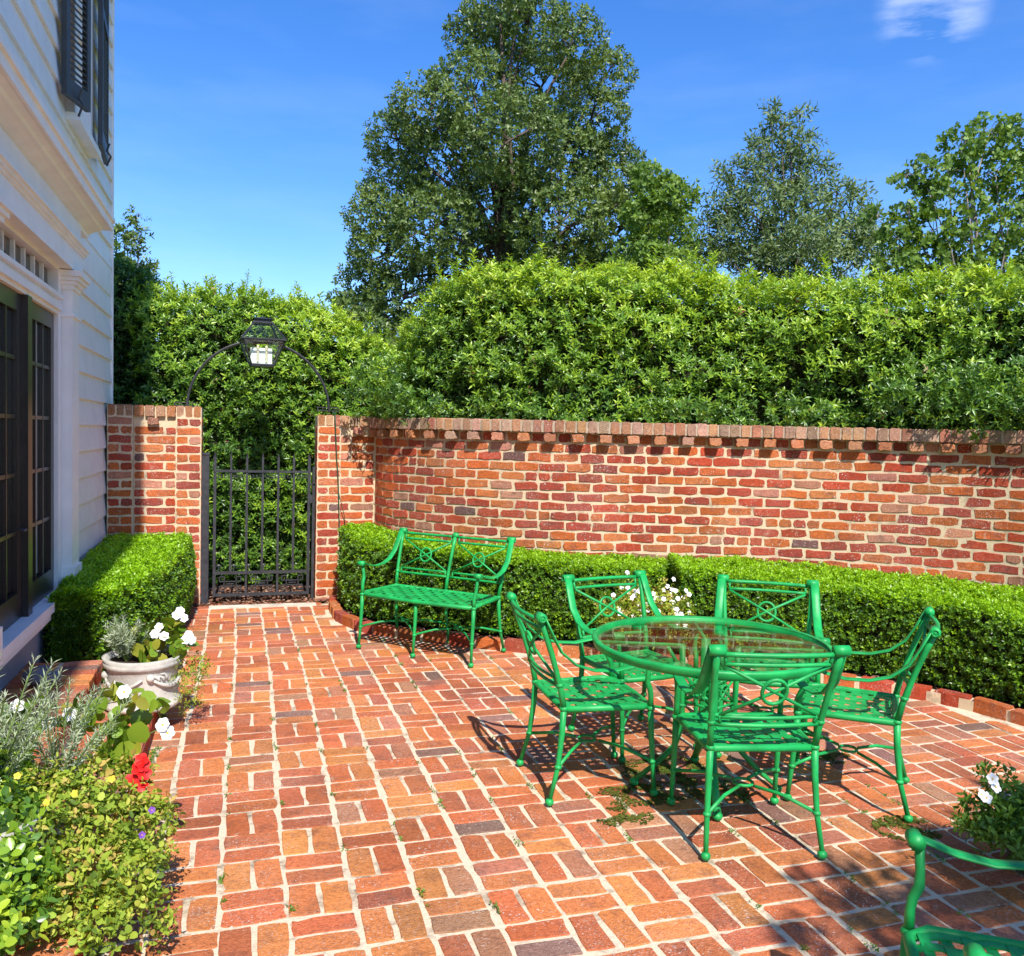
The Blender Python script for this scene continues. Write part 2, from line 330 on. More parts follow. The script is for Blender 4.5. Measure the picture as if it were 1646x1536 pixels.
shape_set('coping', L=.076, W=.102, D=.24, rag=.004)
shape_set('curbing', L=.215, W=.085, D=.13, rag=.006)
PAL_F = [((.66, .215, .070), 5), ((.60, .170, .065), 6), ((.52, .150, .070), 4), ((.68, .250, .080), 3.5), ((.50, .19, .11), 1.4), ((.30, .16, .12), .4), ((.50, .23, .12), 1.2)]
PAL_W = [((.56, .135, .035), 6), ((.46, .070, .030), 6), ((.40, .075, .045), 4), ((.55, .17, .055), 3), ((.52, .22, .14), 2.0), ((.42, .20, .12), .8), ((.20, .10, .09), .2)]
def pick(pal):
    c = rnd.choices([p[0] for p in pal], [p[1] for p in pal])[0]; k = rnd.uniform(.84, 1.14)
    return tuple(min(.9, x * k * rnd.uniform(.94, 1.06)) for x in c)
class Bricks:
    def __init__(s, name, root, limit=300): s.name, s.root, s.limit, s.L = name, root, limit, []
    def put(s, key, mat, col, sx=1, sy=1):
        m2 = mat @ Matrix.Diagonal((sx, sy, 1, 1)); px = proj(mat.translation); inside = px[2] > .3 and -30 < px[0] < 1676 and -30 < px[1] < 1566
        s.L.append((px[2] if inside else 1e3 + abs(px[2]), key, rnd.randrange(14), m2, col))
    def done(s):
        s.L.sort(key=lambda a: a[0])
        for d, key, i, m2, col in s.L[:s.limit]:
            o = bpy.data.objects.new(s.name, SHAPES[key][i][2]); C.objects.link(o); o.parent = s.root; o.matrix_local = m2; o.color = (*col, 1)
        rest = s.L[s.limit:]
        if rest:
            V, F, K, off = [], [], [], 0
            for d, key, i, m2, col in rest:
                vs, fs, _ = SHAPES[key][i]; a = np.array(m2); V.append(vs @ a[:3, :3].T + a[:3, 3]); F += [tuple(q + off for q in f) for f in fs]
                off += len(vs); K.append(np.tile((*col, 1), (len(vs), 1)))
            me = bpy.data.meshes.new(s.name); me.from_pydata(np.concatenate(V).tolist(), [], F); me.update()
            a = me.color_attributes.new('col', 'FLOAT_COLOR', 'POINT'); a.data.foreach_set('color', np.concatenate(K).astype(np.float32).ravel())
            link('more_' + s.name + 's', me, M['bricks'], s.root, kind='stuff')
def frame_m(p, x, y, z):
    m = Matrix.Identity(4)
    for i in range(3): m[i][0], m[i][1], m[i][2], m[i][3] = x[i], y[i], z[i], p[i]
    return m
X_, Y_, Z_ = Vector((1, 0, 0)), Vector((0, 1, 0)), Vector((0, 0, 1))
def jit(a): return rnd.uniform(-a, a)

# ------------------------------------------------------------------ ground
CURB = [(.80, 8.32), (.765, 8.1), (.762, 7.6), (.845, 7.28), (.97, 7.02), (1.4, 6.62), (1.937, 6.22), (2.55, 5.80), (3.2, 5.38), (3.852, 4.90), (4.1, 4.62), (4.30, 4.36), (4.42, 4.05), (4.50, 3.7), (4.54, 3.2), (4.55, 2.6), (4.55, 1.5), (4.55, .5)]
def resample(pts, step):
    P = [np.array(p, float) for p in pts]
    # Catmull-Rom, then equal steps
    Q = []
    for i in range(len(P) - 1):
        p0, p1, p2, p3 = P[max(i - 1, 0)], P[i], P[i + 1], P[min(i + 2, len(P) - 1)]
        for k in range(12):
            t = k / 12; Q.append(.5 * ((2 * p1) + (-p0 + p2) * t + (2 * p0 - 5 * p1 + 4 * p2 - p3) * t * t + (-p0 + 3 * p1 - 3 * p2 + p3) * t ** 3))
    Q.append(P[-1]); Q = np.array(Q); d = np.concatenate([[0], np.cumsum(np.linalg.norm(np.diff(Q, axis=0), axis=1))])
    s = np.arange(0, d[-1], step); return np.stack([np.interp(s, d, Q[:, k]) for k in range(Q.shape[1])], 1)
class Path:
    def __init__(s, pts, smooth=True):
        s.Q = resample(pts, .02) if smooth else np.array(pts, float)
        s.d = np.concatenate([[0], np.cumsum(np.linalg.norm(np.diff(s.Q, axis=0), axis=1))]); s.len = s.d[-1]
    def at(s, t): return np.array([np.interp(t, s.d, s.Q[:, 0]), np.interp(t, s.d, s.Q[:, 1])])
    def tan(s, t):
        a = s.at(min(t + .06, s.len)) - s.at(max(t - .06, 0)); return a / np.linalg.norm(a)
curb = Path(CURB)
def curb_x(y):
    """x of the kerb's patio side at depth y"""
    q = curb.Q; k = np.argmin(np.abs(q[:, 1] - y)); return q[k, 0]
def flat(poly, z): return MB().add([(x, y, z) for x, y in poly], [tuple(range(len(poly)))])
g = MB().add([(-400, -300, -.09), (400, -300, -.09), (400, 500, -.09), (-400, 500, -.09)], [(0, 1, 2, 3)])
struct('ground', g, M['earth'])
cq = curb.Q[::12]
patio = struct('patio', flat([(-1.22, -4.0), (4.6, -4.0)] + [(x + .03, y) for x, y in cq[::-1]] + [(-1.22, 8.36)], -.0038), M['mortar'])
pav = Bricks('brick', patio)
S = .2275; SY = .2222; X0 = -.06; Y0 = 8.02
for i in range(-6, 22):
    for j in range(-2, 40):
        bx = X0 + (i + .5) * S; by = Y0 - (j + .5) * SY
        if by < -.6 or bx < -1.3: continue
        if bx - .10 < -.43 and by > 5.4: pass
        if bx > curb_x(by) + .02: continue
        wob = .012 * math.sin(by * 1.3 + i * .4); bx += wob
        lay = (i + j) % 2 == 0           # True: the pair's bricks run across the path
        for h in (-1, 1):
            if lay: p = (bx + jit(.004), by + h * SY / 4 + jit(.0035)); a = jit(.022); x = Vector((math.cos(a), math.sin(a), 0))
            else: p = (bx + h * S / 4 + jit(.0035), by + jit(.004)); a = math.pi / 2 + jit(.022); x = Vector((math.cos(a), math.sin(a), 0))
            if p[0] > curb_x(p[1]) - .035 or p[0] < -1.19: continue
            y = Z_.cross(x); z = (Z_ + X_ * jit(.008) + Y_ * jit(.008)).normalized()
            pav.put('paver', frame_m(Vector((p[0], p[1], jit(.0018))), x, y, z), pick(PAL_F), rnd.uniform(.955, 1.03), rnd.uniform(.93, 1.035))
# edging course along the kerb
s = .1
while s < curb.len - .3:
    p = curb.at(s); t = curb.tan(s); n = Vector((-t[1], t[0], 0)); t3 = Vector((t[0], t[1], 0))
    s += .225
pav.done()

# threshold strip and mulch beyond the gate
struct('threshold', MB().box((-.30, 8.20, -.03), (.66, 8.34, .008)), M['limestone'])
struct('beds', MB().add([(-3, 8.36, -.012), (1.25, 8.36, -.012), (9, 6.5, -.012), (12, 14, -.012), (-3, 14, -.012)], [(0, 1, 2, 3, 4)]), M['soil'])
def chips(name, P, L, W, mat, zrand=.4):
    n = len(P); a = rng.uniform(0, 6.28, n); A = np.stack([np.cos(a), np.sin(a), rng.normal(0, .15, n)], 1); N = np.stack([rng.normal(0, zrand, n), rng.normal(0, zrand, n), np.ones(n)], 1)
    return link(name, leaf_mesh(name, P, A, N, L * rng.uniform(.6, 1.3, n), W * rng.uniform(.6, 1.3, n), rng.uniform(0, 1, n)), mat, kind='stuff')
n = 3200; P = np.stack([rng.uniform(-.9, 1.2, n), 8.36 + rng.uniform(0, 1, n) ** 1.3 * .9, rng.uniform(-.005, .02, n)], 1)
chips('mulch', P, .05, .024, M['mulch'])

# raised bed inside the kerb
bed = [(x + .05, y + .05) for x, y in cq] + [(7, .5), (7, 3), (6.1, 5), (4.9, 6), (2.7, 7.1), (1.6, 8.0), (1.2, 8.45), (.86, 8.45)]
struct('hedge_bed', MB().add([(x, y, .045) for x, y in bed], [tuple(range(len(bed) - 1, -1, -1))]), M['soil'])
n = 2600; ss = rng.uniform(0, 9.5, n); q = np.array([curb.at(a) for a in ss]); tt = np.array([curb.tan(a) for a in ss]); w = rng.uniform(.1, .55, n)
P = np.stack([q[:, 0] - tt[:, 1] * w, q[:, 1] + tt[:, 0] * w, .048 + rng.uniform(0, .012, n)], 1)
chips('bark_mulch', P, .04, .02, M['mulch'])
edge = thing('brick_edging', 'low curved edging of long red bricks between the patio and the boxwood bed', 'edging')
part('mortar_bed', (lambda mb: [mb.add([(*curb.at(a) , -.02), (*(curb.at(a) + np.array([-curb.tan(a)[1], curb.tan(a)[0]]) * .085), -.02), (*(curb.at(a) + np.array([-curb.tan(a)[1], curb.tan(a)[0]]) * .085), .062), (*curb.at(a), .062)], []) for a in np.arange(.02, 10.6, .1)] and mb)(MB()), M['wmortar'], edge) if False else None
mb = MB(); K = np.arange(.02, 10.8, .1)
for a in K:
    p = curb.at(a); t = curb.tan(a); nn = np.array([-t[1], t[0]]); p0 = p + nn * .006; p1 = p + nn * .080
    mb.v += [(p0[0], p0[1], -.02), (p1[0], p1[1], -.02), (p1[0], p1[1], .064), (p0[0], p0[1], .064)]
for i in range(len(K) - 1):
    for j in range(4): mb.f.append((i * 4 + j, i * 4 + (j + 1) % 4, (i + 1) * 4 + (j + 1) % 4, (i + 1) * 4 + j))
part('mortar_bed', mb, M['wmortar'], edge)
B = Bricks('brick', edge); s = .14
while s < 10.6:
    p = curb.at(s); t = curb.tan(s); x = Vector((t[0], t[1], 0)); y = Z_.cross(x); c = p + np.array([-t[1], t[0]]) * .043
    B.put('curbing', frame_m(Vector((c[0], c[1], .078 + jit(.006))), x, y, (Z_ + X_ * jit(.05)).normalized()), pick(PAL_W[:5]), rnd.uniform(.95, 1.0)); s += .231
B.done()

# ------------------------------------------------------------------ garden wall and piers
CS = .0826
def wall_bricks(B, path, z_top, s0, s1, courses, proud=.005, phase=0):
    for k in range(courses):
        z = z_top - CS * (k + .5); s = s0 + (.113 if (k + phase) % 2 else .0) + jit(.012)
        if (k + phase) % 2:   # closing half brick
            p = path.at(s0 + .05); t = path.tan(s0 + .05); x = Vector((t[0], t[1], 0)); nn = x.cross(Z_)
            B.put('header', frame_m(Vector((p[0], p[1], z)) + nn * proud, x, Z_, nn), pick(PAL_W), .95)
        while s + .2 < s1:
            c = s + .1125; p = path.at(c); t = path.tan(c); x = Vector((t[0], t[1], 0)); nn = x.cross(Z_)
            zx = (Z_ + x * jit(.02)).normalized(); x2 = zx.cross(nn).normalized(); x2 = -x2 if x2.dot(x) < 0 else x2
            if rnd.random() < .07:
                for h in (-1, 1):
                    q = p + t * h * .056; B.put('header', frame_m(Vector((q[0], q[1], z)) + nn * proud, x, Z_, nn), pick(PAL_W), 1.0, rnd.uniform(.9, 1.03))
            else: B.put('stretcher', frame_m(Vector((p[0], p[1], z + jit(.0025))) + nn * (proud + jit(.003)), x2, zx, nn), pick(PAL_W), rnd.uniform(.93, 1.02), rnd.uniform(.90, 1.05))
            s += .225
WALL = [(1.235, 8.50), (1.27, 8.28), (1.36, 8.0), (1.60, 7.61), (1.90, 7.28), (2.25, 7.0), (2.68, 6.755), (3.43, 6.50), (4.20, 6.22), (4.87, 5.79), (5.47, 5.20), (5.9, 4.4), (6.1, 3.5), (6.15, 2.4)]
wpath = Path(WALL); WT = 1.79
gw = thing('garden_wall', 'long curving red brick garden wall with a toothed brick coping, behind the boxwood hedge', 'wall')
def ribbon(path, s0, s1, z0, z1, th, step=.08):
    mb = MB(); K = np.arange(s0, s1, step).tolist() + [s1]
    for a in K:
        p = path.at(a); t = path.tan(a); nb = np.array([-t[1], t[0]]) * th; q = p + nb
        mb.v += [(p[0], p[1], z0), (p[0], p[1], z1), (q[0], q[1], z1), (q[0], q[1], z0)]
    for i in range(len(K) - 1):
        for j in range(4): mb.f.append((i * 4 + j, i * 4 + (j + 1) % 4, (i + 1) * 4 + (j + 1) % 4, (i + 1) * 4 + j))
    e = (len(K) - 1) * 4; mb.f += [(0, 1, 2, 3), (e + 3, e + 2, e + 1, e)]
    return mb
part('mortar_core', ribbon(wpath, 0, wpath.len, -.05, WT - .006, .22), M['wmortar'], gw)
B = Bricks('brick', gw); wall_bricks(B, wpath, WT - .108 - CS, .02, wpath.len - .05, 19); B.done()
def coping(root, path, z_top, s0, s1, proud=.082):
    B = Bricks('coping_brick', root); s = s0 + .045
    while s < s1:
        p = path.at(s); t = path.tan(s); x = Vector((t[0], t[1], 0)); nn = x.cross(Z_)
        B.put('coping', frame_m(Vector((p[0], p[1], z_top - .052 + jit(.002))) + nn * (proud + jit(.004)), x, Z_, nn), pick([((.50, .25, .13), 4), ((.46, .18, .11), 3), ((.36, .22, .14), 3), ((.52, .30, .20), 2)]), rnd.uniform(.9, 1.06), rnd.uniform(.97, 1.02)); s += .0905
    B.done()
    D = Bricks('dentil_brick', root); s = s0 + .1; k = 0
    while s < s1:
        p = path.at(s); t = path.tan(s); x = Vector((t[0], t[1], 0)); nn = x.cross(Z_); out_ = (k % 2 == 0)
        D.put('header', frame_m(Vector((p[0], p[1], z_top - .105 - CS / 2)) + nn * ((proud + jit(.005)) if out_ else .004), x, Z_, nn), pick([((.55, .24, .12), 3), ((.58, .22, .09), 2), ((.50, .27, .18), 1)] if out_ else PAL_W), 1.03, 1.03); s += .1135; k += 1
    D.done()
coping(gw, wpath, WT, 0, wpath.len)
class Shift:
    def __init__(s, p, d): s.p, s.d, s.len = p, d, p.len
    def tan(s, t): return s.p.tan(t)
    def at(s, t): a = s.p.tan(t); return s.p.at(t) + np.array([a[1], -a[0]]) * s.d
part('coping_mortar', ribbon(Shift(wpath, .074), .02, wpath.len - .02, WT - .101, WT - .008, .16), M['copmortar'], gw)
# green wire clipped down the pier is added after the piers

def pier(root, B, x0, x1, y, z_top, flush=True, phase=0, side=None, depth=.34):
    """front face of a pier: stretcher and header-pair courses"""
    w = x1 - x0; k = 0; z = z_top - .108
    while z > 0:
        zc = z - CS / 2; cx = (x0 + x1) / 2
        if (k + phase) % 2 == 0: B.put('stretcher', frame_m(Vector((cx, y - .004 + jit(.002), zc)), X_, Z_, -Y_), pick(PAL_W), (w - .018) / .21 * rnd.uniform(.97, 1.0), rnd.uniform(.93, 1.03))
        else:
            for h in (-1, 1): B.put('header', frame_m(Vector((cx + h * w / 4, y - .004 + jit(.002), zc)), X_, Z_, -Y_), pick(PAL_W), (w / 2 - .016) / .096, rnd.uniform(.93, 1.03))
        if side:
            sx, nn = side
            for yy in ((y + .06, y + .17) if (k + phase) % 2 else (y + .11,)):
                tx = nn.cross(Z_) * -1
                if (k + phase) % 2: B.put('header', frame_m(Vector((sx, yy, zc)) + nn * .004, Z_.cross(nn), Z_, nn), pick(PAL_W))
                else: B.put('stretcher', frame_m(Vector((sx, yy + .01, zc)) + nn * .004, Z_.cross(nn), Z_, nn), pick(PAL_W))
        z -= CS; k += 1
    B2 = root.get('_c')
def pier_coping(B, x0, x1, y, z_top):
    nb = round((x1 - x0) / .078); w = (x1 - x0) / nb
    for i in range(nb): B.put('coping', frame_m(Vector((x0 + w * (i + .5), y - .004 + jit(.003), z_top - .052)), X_, Z_, -Y_), pick([((.50, .20, .08), 3), ((.48, .25, .14), 3), ((.42, .14, .08), 2)]), (w - .012) / .076)
def recess(root, B, D, x0, x1, y, z_top, phase=0):
    path = Path([(x0, y), ((x0 + x1) / 2, y), (x1, y)], False)
    w = x1 - x0; z = z_top - .108 - CS; k = 0
    while z > 0:
        zc = z - CS / 2; a = .095 if (k + phase) % 2 else w - .105
        for u0, u1 in ((x0, x0 + a), (x0 + a + .008, x1)):
            cw = u1 - u0 - .014; key = 'header' if cw < .14 else 'stretcher'
            B.put(key, frame_m(Vector(((u0 + u1) / 2, y - .004 + jit(.002), zc)), X_, Z_, -Y_), pick(PAL_W), cw / (.096 if key == 'header' else .21), rnd.uniform(.93, 1.04))
        z -= CS; k += 1
    s = x0 + .06; k = 0
    while s < x1 - .03:
        pr = .06 if k % 2 else -.012
        D.put('header', frame_m(Vector((s, y - pr, z_top - .105 - CS / 2)), X_, Z_, -Y_), pick(PAL_W), 1.0, 1.0); s += .108; k += 1
LP = thing('left_gate_pier', 'brick pier wall between the white house and the iron gate, partly in house shade', 'brick pier', (0, 0, 0)); LP.name = 'brick_pier'
part('mortar_core', MB().box((-1.19, 8.50, -.05), (-.975, 8.80, 1.835)).box((-.974, 8.545, -.05), (-.606, 8.80, 1.834)).box((-.605, 8.435, -.05), (-.385, 8.78, 1.833)), M['wmortar'], LP)
B = Bricks('brick', LP); D = Bricks('dentil_brick', LP); K_ = Bricks('coping_brick', LP)
pier(LP, B, -1.19, -.975, 8.50, 1.845); pier(LP, B, -.605, -.385, 8.435, 1.845, phase=1, side=(-.385, X_)); recess(LP, B, D, -.972, -.608, 8.545, 1.845)
pier_coping(K_, -1.19, -.975, 8.50, 1.845); pier_coping(K_, -.605, -.385, 8.435, 1.845)
for i in range(4): K_.put('coping', frame_m(Vector((-.972 + .091 * (i + .5), 8.51, 1.793)), X_, Z_, -Y_), pick([((.55, .22, .08), 3), ((.48, .25, .14), 2)]), 1.0)
B.done(); D.done(); K_.done()
RP = thing('brick_pier', 'brick pier wall right of the iron gate with a green wire hanging down its face', 'brick pier')
part('mortar_core', MB().box((.665, 8.43, -.05), (.885, 8.78, 1.795)).box((.886, 8.50, -.05), (1.234, 8.72, 1.794)), M['wmortar'], RP)
B = Bricks('brick', RP); D = Bricks('dentil_brick', RP); K_ = Bricks('coping_brick', RP)
pier(RP, B, .665, .885, 8.43, 1.805, side=(.665, -X_)); recess(RP, B, D, .888, 1.225, 8.50, 1.805, 1)
pier_coping(K_, .665, .885, 8.43, 1.805)
for i in range(4): K_.put('coping', frame_m(Vector((.888 + .087 * (i + .5), 8.465, 1.753)), X_, Z_, -Y_), pick([((.50, .28, .16), 3), ((.42, .26, .16), 2)]), 1.0)
B.done(); D.done(); K_.done()
o = link('green_wire', MB().tube([(.80, 8.50, 1.845), (.822, 8.40, 1.82), (.828, 8.395, 1.7), (.842, 8.41, 1.45), (.862, 8.415, 1.2), (.872, 8.415, 1.0), (.885, 8.41, .62)], .006, 6)
    .tube([(.87, 8.41, 1.06), (.90, 8.43, .95), (.935, 8.46, .82), (.95, 8.47, .62)], .0035, 5).mesh('w', True), M['wire'])
o['label'] = 'thin dark green wire running down the brick pier right of the gate'; o['category'] = 'wire'

# ------------------------------------------------------------------ house
HX = -1.2
house = thing('white_house', 'white clapboard house wall with dark French doors, entablature and dark shutters at the left edge', 'house', (HX, 8.85, 0))
hl = Vector((HX, 8.85, 0))
def hbox(name, a, b, mat=None, parent=None, **kw):
    mb = MB().box(tuple(Vector(a) - hl), tuple(Vector(b) - hl)); return part(name, mb, mat or M['paint'], parent or house, **kw)
hbox('wall', (-7, -6, -.05), (-1.262, 8.83, 7.6))
hbox('foundation', (-1.26, -6, -.05), (-1.19, 8.80, .40), M['found'])
def board(y0, y1, zb, h=.203):
    # clapboard: thin at the top, thick at its lower edge
    x0 = -1.258; xb = -1.197; xt = -1.220
    vs = [(x0, y0, zb), (xb, y0, zb), (xt, y0, zb + h + .002), (x0, y0, zb + h + .002), (x0, y1, zb), (xb, y1, zb), (xt, y1, zb + h + .002), (x0, y1, zb + h + .002)]
    mb = MB().add([tuple(Vector(v) - hl) for v in vs], [(0, 1, 2, 3), (7, 6, 5, 4), (1, 5, 6, 2), (2, 6, 7, 3), (0, 4, 5, 1), (0, 3, 7, 4)])
    part('siding_board', mb, M['paint'], house)
zz = 1.85 - .203 * 7
while zz < 2.85: board(6.56, 8.85, zz); board(-6, 1.6, zz); zz += .203
zz = 3.10
while zz < 7.4: board(-6, 8.85, zz); zz += .203
hbox('corner_board', (-1.262, 8.852, -.05), (-1.19, 8.875, 7.5))
hbox('frieze_board', (-1.26, -6, 2.85), (-1.205, 8.84, 3.10))
def door_bay(y0, y1):
    dw = (y1 - y0 - .12) / 2
    hbox('door_surround', (-1.27, y0, .56), (-1.262, y1, 2.66), M['dark'])
    for a, b, zb, zt in ((y1, y1 + .09, .56, 2.72), (y0 - .09, y0, .56, 2.72), (y0, y1, 2.36, 2.47), (y0, y1, 2.645, 2.72)): hbox('door_casing', (-1.26, a, zb), (-1.165, b, zt))
    hbox('door_casing', (-1.165, y0 - .03, 2.385), (-1.145, y1 + .03, 2.43))
    hbox('transom_sill', (-1.165, y0 - .05, 2.46), (-1.14, y1 + .05, 2.485))
    # transom lights
    fr = hbox('transom_frame', (-1.262, y0, 2.472), (-1.205, y1, 2.49)); n = 7; w = (y1 - y0) / n
    for i in range(n):
        hbox('transom_pane', (-1.232, y0 + w * i + .012, 2.49), (-1.226, y0 + w * (i + 1) - .012, 2.64), M['wglass'])
        hbox('muntin', (-1.255, y0 + w * i - .011, 2.49), (-1.205, y0 + w * i + .011, 2.643))
    zs = [.72, 1.045, 1.365, 1.685, 2.005, 2.27]
    for q, a in enumerate((y0 + .005, y0 + dw + .115)):
        b = a + dw; d = bpy.data.objects.new('french_door', None); C.objects.link(d); d.parent = house; d.location = Vector((-1.21, a, .56)) - hl
        def db(name, u0, u1, z0, z1, x0=-.02, x1=.02, mat=M['dark']): return part(name, MB().box((x0, u0, z0), (x1, u1, z1)), mat, d)
        db('stile', 0, .085, 0, 1.8); db('stile', dw - .085, dw, 0, 1.8); db('top_rail', .085, dw - .085, 1.70, 1.8); db('bottom_rail', .085, dw - .085, 0, .15)
        cw = (dw - .17) / 3
        for r_ in range(5):
            z0 = zs[r_] - .56 + .011; z1 = zs[r_ + 1] - .56 - .011
            if r_: db('muntin', .085, dw - .085, z0 - .022, z0, -.012, .012)
            for c in range(3): db('pane', .085 + cw * c + .009, .085 + cw * (c + 1) - .009, z0, z1, -.006, -.002, M['wglass'])
        for c in (1, 2): db('muntin', .085 + cw * c - .009, .085 + cw * c + .009, .15, 1.70, -.014, .0135)
        if q == 0: part('handle', MB().tube([(.02, dw - .045, .50), (.055, dw - .045, .50), (.06, dw - .13, .50)], .008, 6), M['iron'], d)
    hbox('astragal', (-1.225, y0 + dw + .01, .56), (-1.155, y0 + dw + .11, 2.36), M['dark'])
door_bay(4.62, 6.24); door_bay(2.42, 4.04)
hbox('door_sill', (-1.26, 2.2, .505), (-1.10, 6.40, .56)); hbox('door_sill', (-1.26, 2.15, .455), (-1.12, 6.43, .503)); hbox('sill_apron', (-1.26, 2.2, .40), (-1.165, 6.40, .453), M['found'])
for y0 in (6.35, 4.14, 1.92):
    p = bpy.data.objects.new('pilaster', None); C.objects.link(p); p.parent = house; p.location = Vector((-1.10, y0, .56)) - hl
    w = .24 if y0 > 5 else .38
    part('shaft', MB().box((-.16, 0, 0), (0, w, 2.0)), M['paint'], p); part('base', MB().box((-.16, -.015, -.05), (.018, w + .015, .13)), M['paint'], p)
    part('neck_band', MB().box((-.16, -.012, 1.80), (.014, w + .012, 1.825)), M['paint'], p)
    mb = MB()
    for k, (o_, z0, z1) in enumerate(((.012, 1.98, 2.01), (.028, 2.01, 2.035), (.045, 2.035, 2.062), (.062, 2.062, 2.10))): mb.box((-.16, -o_, z0), (o_, w + o_, z1 - .0005))
    part('capital', mb, M['paint'], p)
# entablature over the doors
def prof(name, pr, y0, y1):
    vs = [(x, y0, z) for x, z in pr] + [(x, y1, z) for x, z in pr]; k = len(pr); fs = [(i, (i + 1) % k, (i + 1) % k + k, i + k) for i in range(k)] + [tuple(range(k - 1, -1, -1)), tuple(range(k, 2 * k))]
    return part(name, MB().add([tuple(Vector(v) - hl) for v in vs], fs), M['paint'], house)
prof('entablature', [(-1.26, 2.665), (-1.085, 2.665), (-1.085, 2.80), (-1.26, 2.80)], 1.85, 6.64)
prof('band_moulding', [(-1.26, 2.80), (-1.075, 2.80), (-1.075, 2.815), (-1.06, 2.818), (-1.06, 2.835), (-1.045, 2.838), (-1.045, 2.855), (-1.07, 2.86), (-1.26, 2.86)], 1.83, 6.67)
prof('frieze', [(-1.26, 2.86), (-1.10, 2.86), (-1.10, 3.02), (-1.26, 3.02)], 1.85, 6.64)
prof('crown_moulding', [(-1.26, 3.022), (-1.12, 3.022), (-1.115, 3.045), (-1.085, 3.065), (-1.05, 3.08), (-1.03, 3.085), (-1.02, 3.10), (-.985, 3.108), (-1.26, 3.108)], 1.80, 7.06)
prof('cornice', [(-1.26, 3.11), (-.965, 3.11), (-.965, 3.165), (-.95, 3.17), (-.95, 3.20), (-1.06, 3.22), (-1.26, 3.245)], 1.74, 7.16)
prof('eave', [(-1.26, 7.40), (-.985, 7.40), (-.985, 7.55), (-1.26, 7.60)], -6, 8.9)
# upper window with hinged shutters
hbox('window_casing', (-1.24, 6.74, 3.80), (-1.155, 6.85, 6.0)); hbox('window_casing', (-1.24, 7.40, 3.80), (-1.155, 7.52, 6.0)); hbox('window_sill', (-1.24, 6.68, 3.75), (-1.11, 7.58, 3.80))
wdw = bpy.data.objects.new('window', None); C.objects.link(wdw); wdw.parent = house; wdw.location = Vector((-1.2, 6.85, 3.8)) - hl
part('sash', MB().box((-.04, 0, 0), (0, .05, 2.2)).box((-.04, .50, 0), (0, .55, 2.2)).box((-.04, .05, 0), (0, .50, .07)).box((-.038, .05, 1.05), (-.002, .5, 1.10)), M['paint'], wdw)
part('pane', MB().box((-.03, .05, .07), (-.024, .5, 1.05)), M['wglass'], wdw); part('pane', MB().box((-.03, .05, 1.10), (-.024, .5, 2.2)), M['wglass'], wdw)
def shutter(p0, p1, h, z0):
    p0 = Vector((*p0, z0)); p1 = Vector((*p1, z0)); d = (p1 - p0); w = d.length; a = math.atan2(d.y, d.x)
    s_ = bpy.data.objects.new('shutter', None); C.objects.link(s_); s_.parent = house; s_.location = p0 - hl; s_.rotation_euler = (0, 0, a)
    for nm, x0, x1, za, zb in (('stile', 0, .05, 0, h), ('stile', w - .05, w, 0, h), ('rail', .05, w - .05, 0, .12), ('rail', .05, w - .05, 1.0, 1.07), ('rail', .05, w - .05, h - .08, h)):
        part(nm, MB().box((x0, -.018, za), (x1, .018, zb)), M['shutter'], s_)
    z = .14
    while z < h - .1:
        if not (.95 < z < 1.07): part('louvre', MB().add([(.05, -.014, z), (w - .05, -.014, z), (w - .05, .012, z + .034), (.05, .012, z + .034), (.05, -.012, z - .006), (w - .05, -.012, z - .006), (w - .05, .014, z + .028), (.05, .014, z + .028)], [(0, 1, 2, 3), (7, 6, 5, 4), (0, 4, 5, 1), (2, 6, 7, 3), (0, 3, 7, 4), (1, 5, 6, 2)]), M['shutter'], s_)
        z += .042
    part('holdback', MB().tube([(w * .4, -.03, -.10), (w * .4, -.06, -.02), (w * .4, -.03, .02), (w * .4, -.05, .08)], .008, 5), M['iron'], s_)
shutter((-1.165, 6.42), (-1.07, 6.74), 2.2, 3.83); shutter((-1.10, 7.46), (-1.135, 8.02), 2.2, 3.83)

# brick door steps
ST = thing('brick_steps', 'two low brick steps below the French doors, left of the path', 'steps')
part('mortar_core', MB().box((-1.19, 2.3, -.02), (-.795, 5.48, .262)).box((-.794, 2.3, -.02), (-.455, 5.42, .122)), M['wmortar'], ST)
B = Bricks('brick', ST); y = 5.435
while y > 2.3:
    B.put('paver', frame_m(Vector((-.885, y, .268 + jit(.002))), X_, Y_, Z_), pick(PAL_F), .97, .93)
    B.put('paver', frame_m(Vector((-1.10, y + jit(.01), .268 + jit(.002))), X_, Y_, Z_), pick(PAL_F), .82, .93)
    if y < 5.40:
        B.put('paver', frame_m(Vector((-.545, y, .128 + jit(.002))), X_, Y_, Z_), pick(PAL_F), .9, .93)
        B.put('paver', frame_m(Vector((-.72, y, .128 + jit(.002))), X_, Y_, Z_), pick(PAL_F), .6, .93)
    y -= .103
y = 5.37
while y > 2.4:
    B.put('stretcher', frame_m(Vector((-.790, y, .195)), Y_, Z_, X_), pick(PAL_W), 1, 1.3); B.put('stretcher', frame_m(Vector((-.450, y - .05, .06)), Y_, Z_, X_), pick(PAL_W[1:3]), 1, 1.3); y -= .224
B.done()
o = link('stone_ornament', MB().ball((0, 0, .045), .075, 12, (1.0, 1.25, .62)).ball((.06, -.05, .035), .045, 10, (1, 1, .75)).torus((.03, .02, .075), .032, .012, 14, 'z').mesh('orn', True), M['greystone'], loc=(-1.03, 5.0, .275))
o.rotation_euler = (0, 0, .5); o['label'] = 'small rounded dark grey ornament on the upper brick step against the door sill'; o['category'] = 'garden ornament'

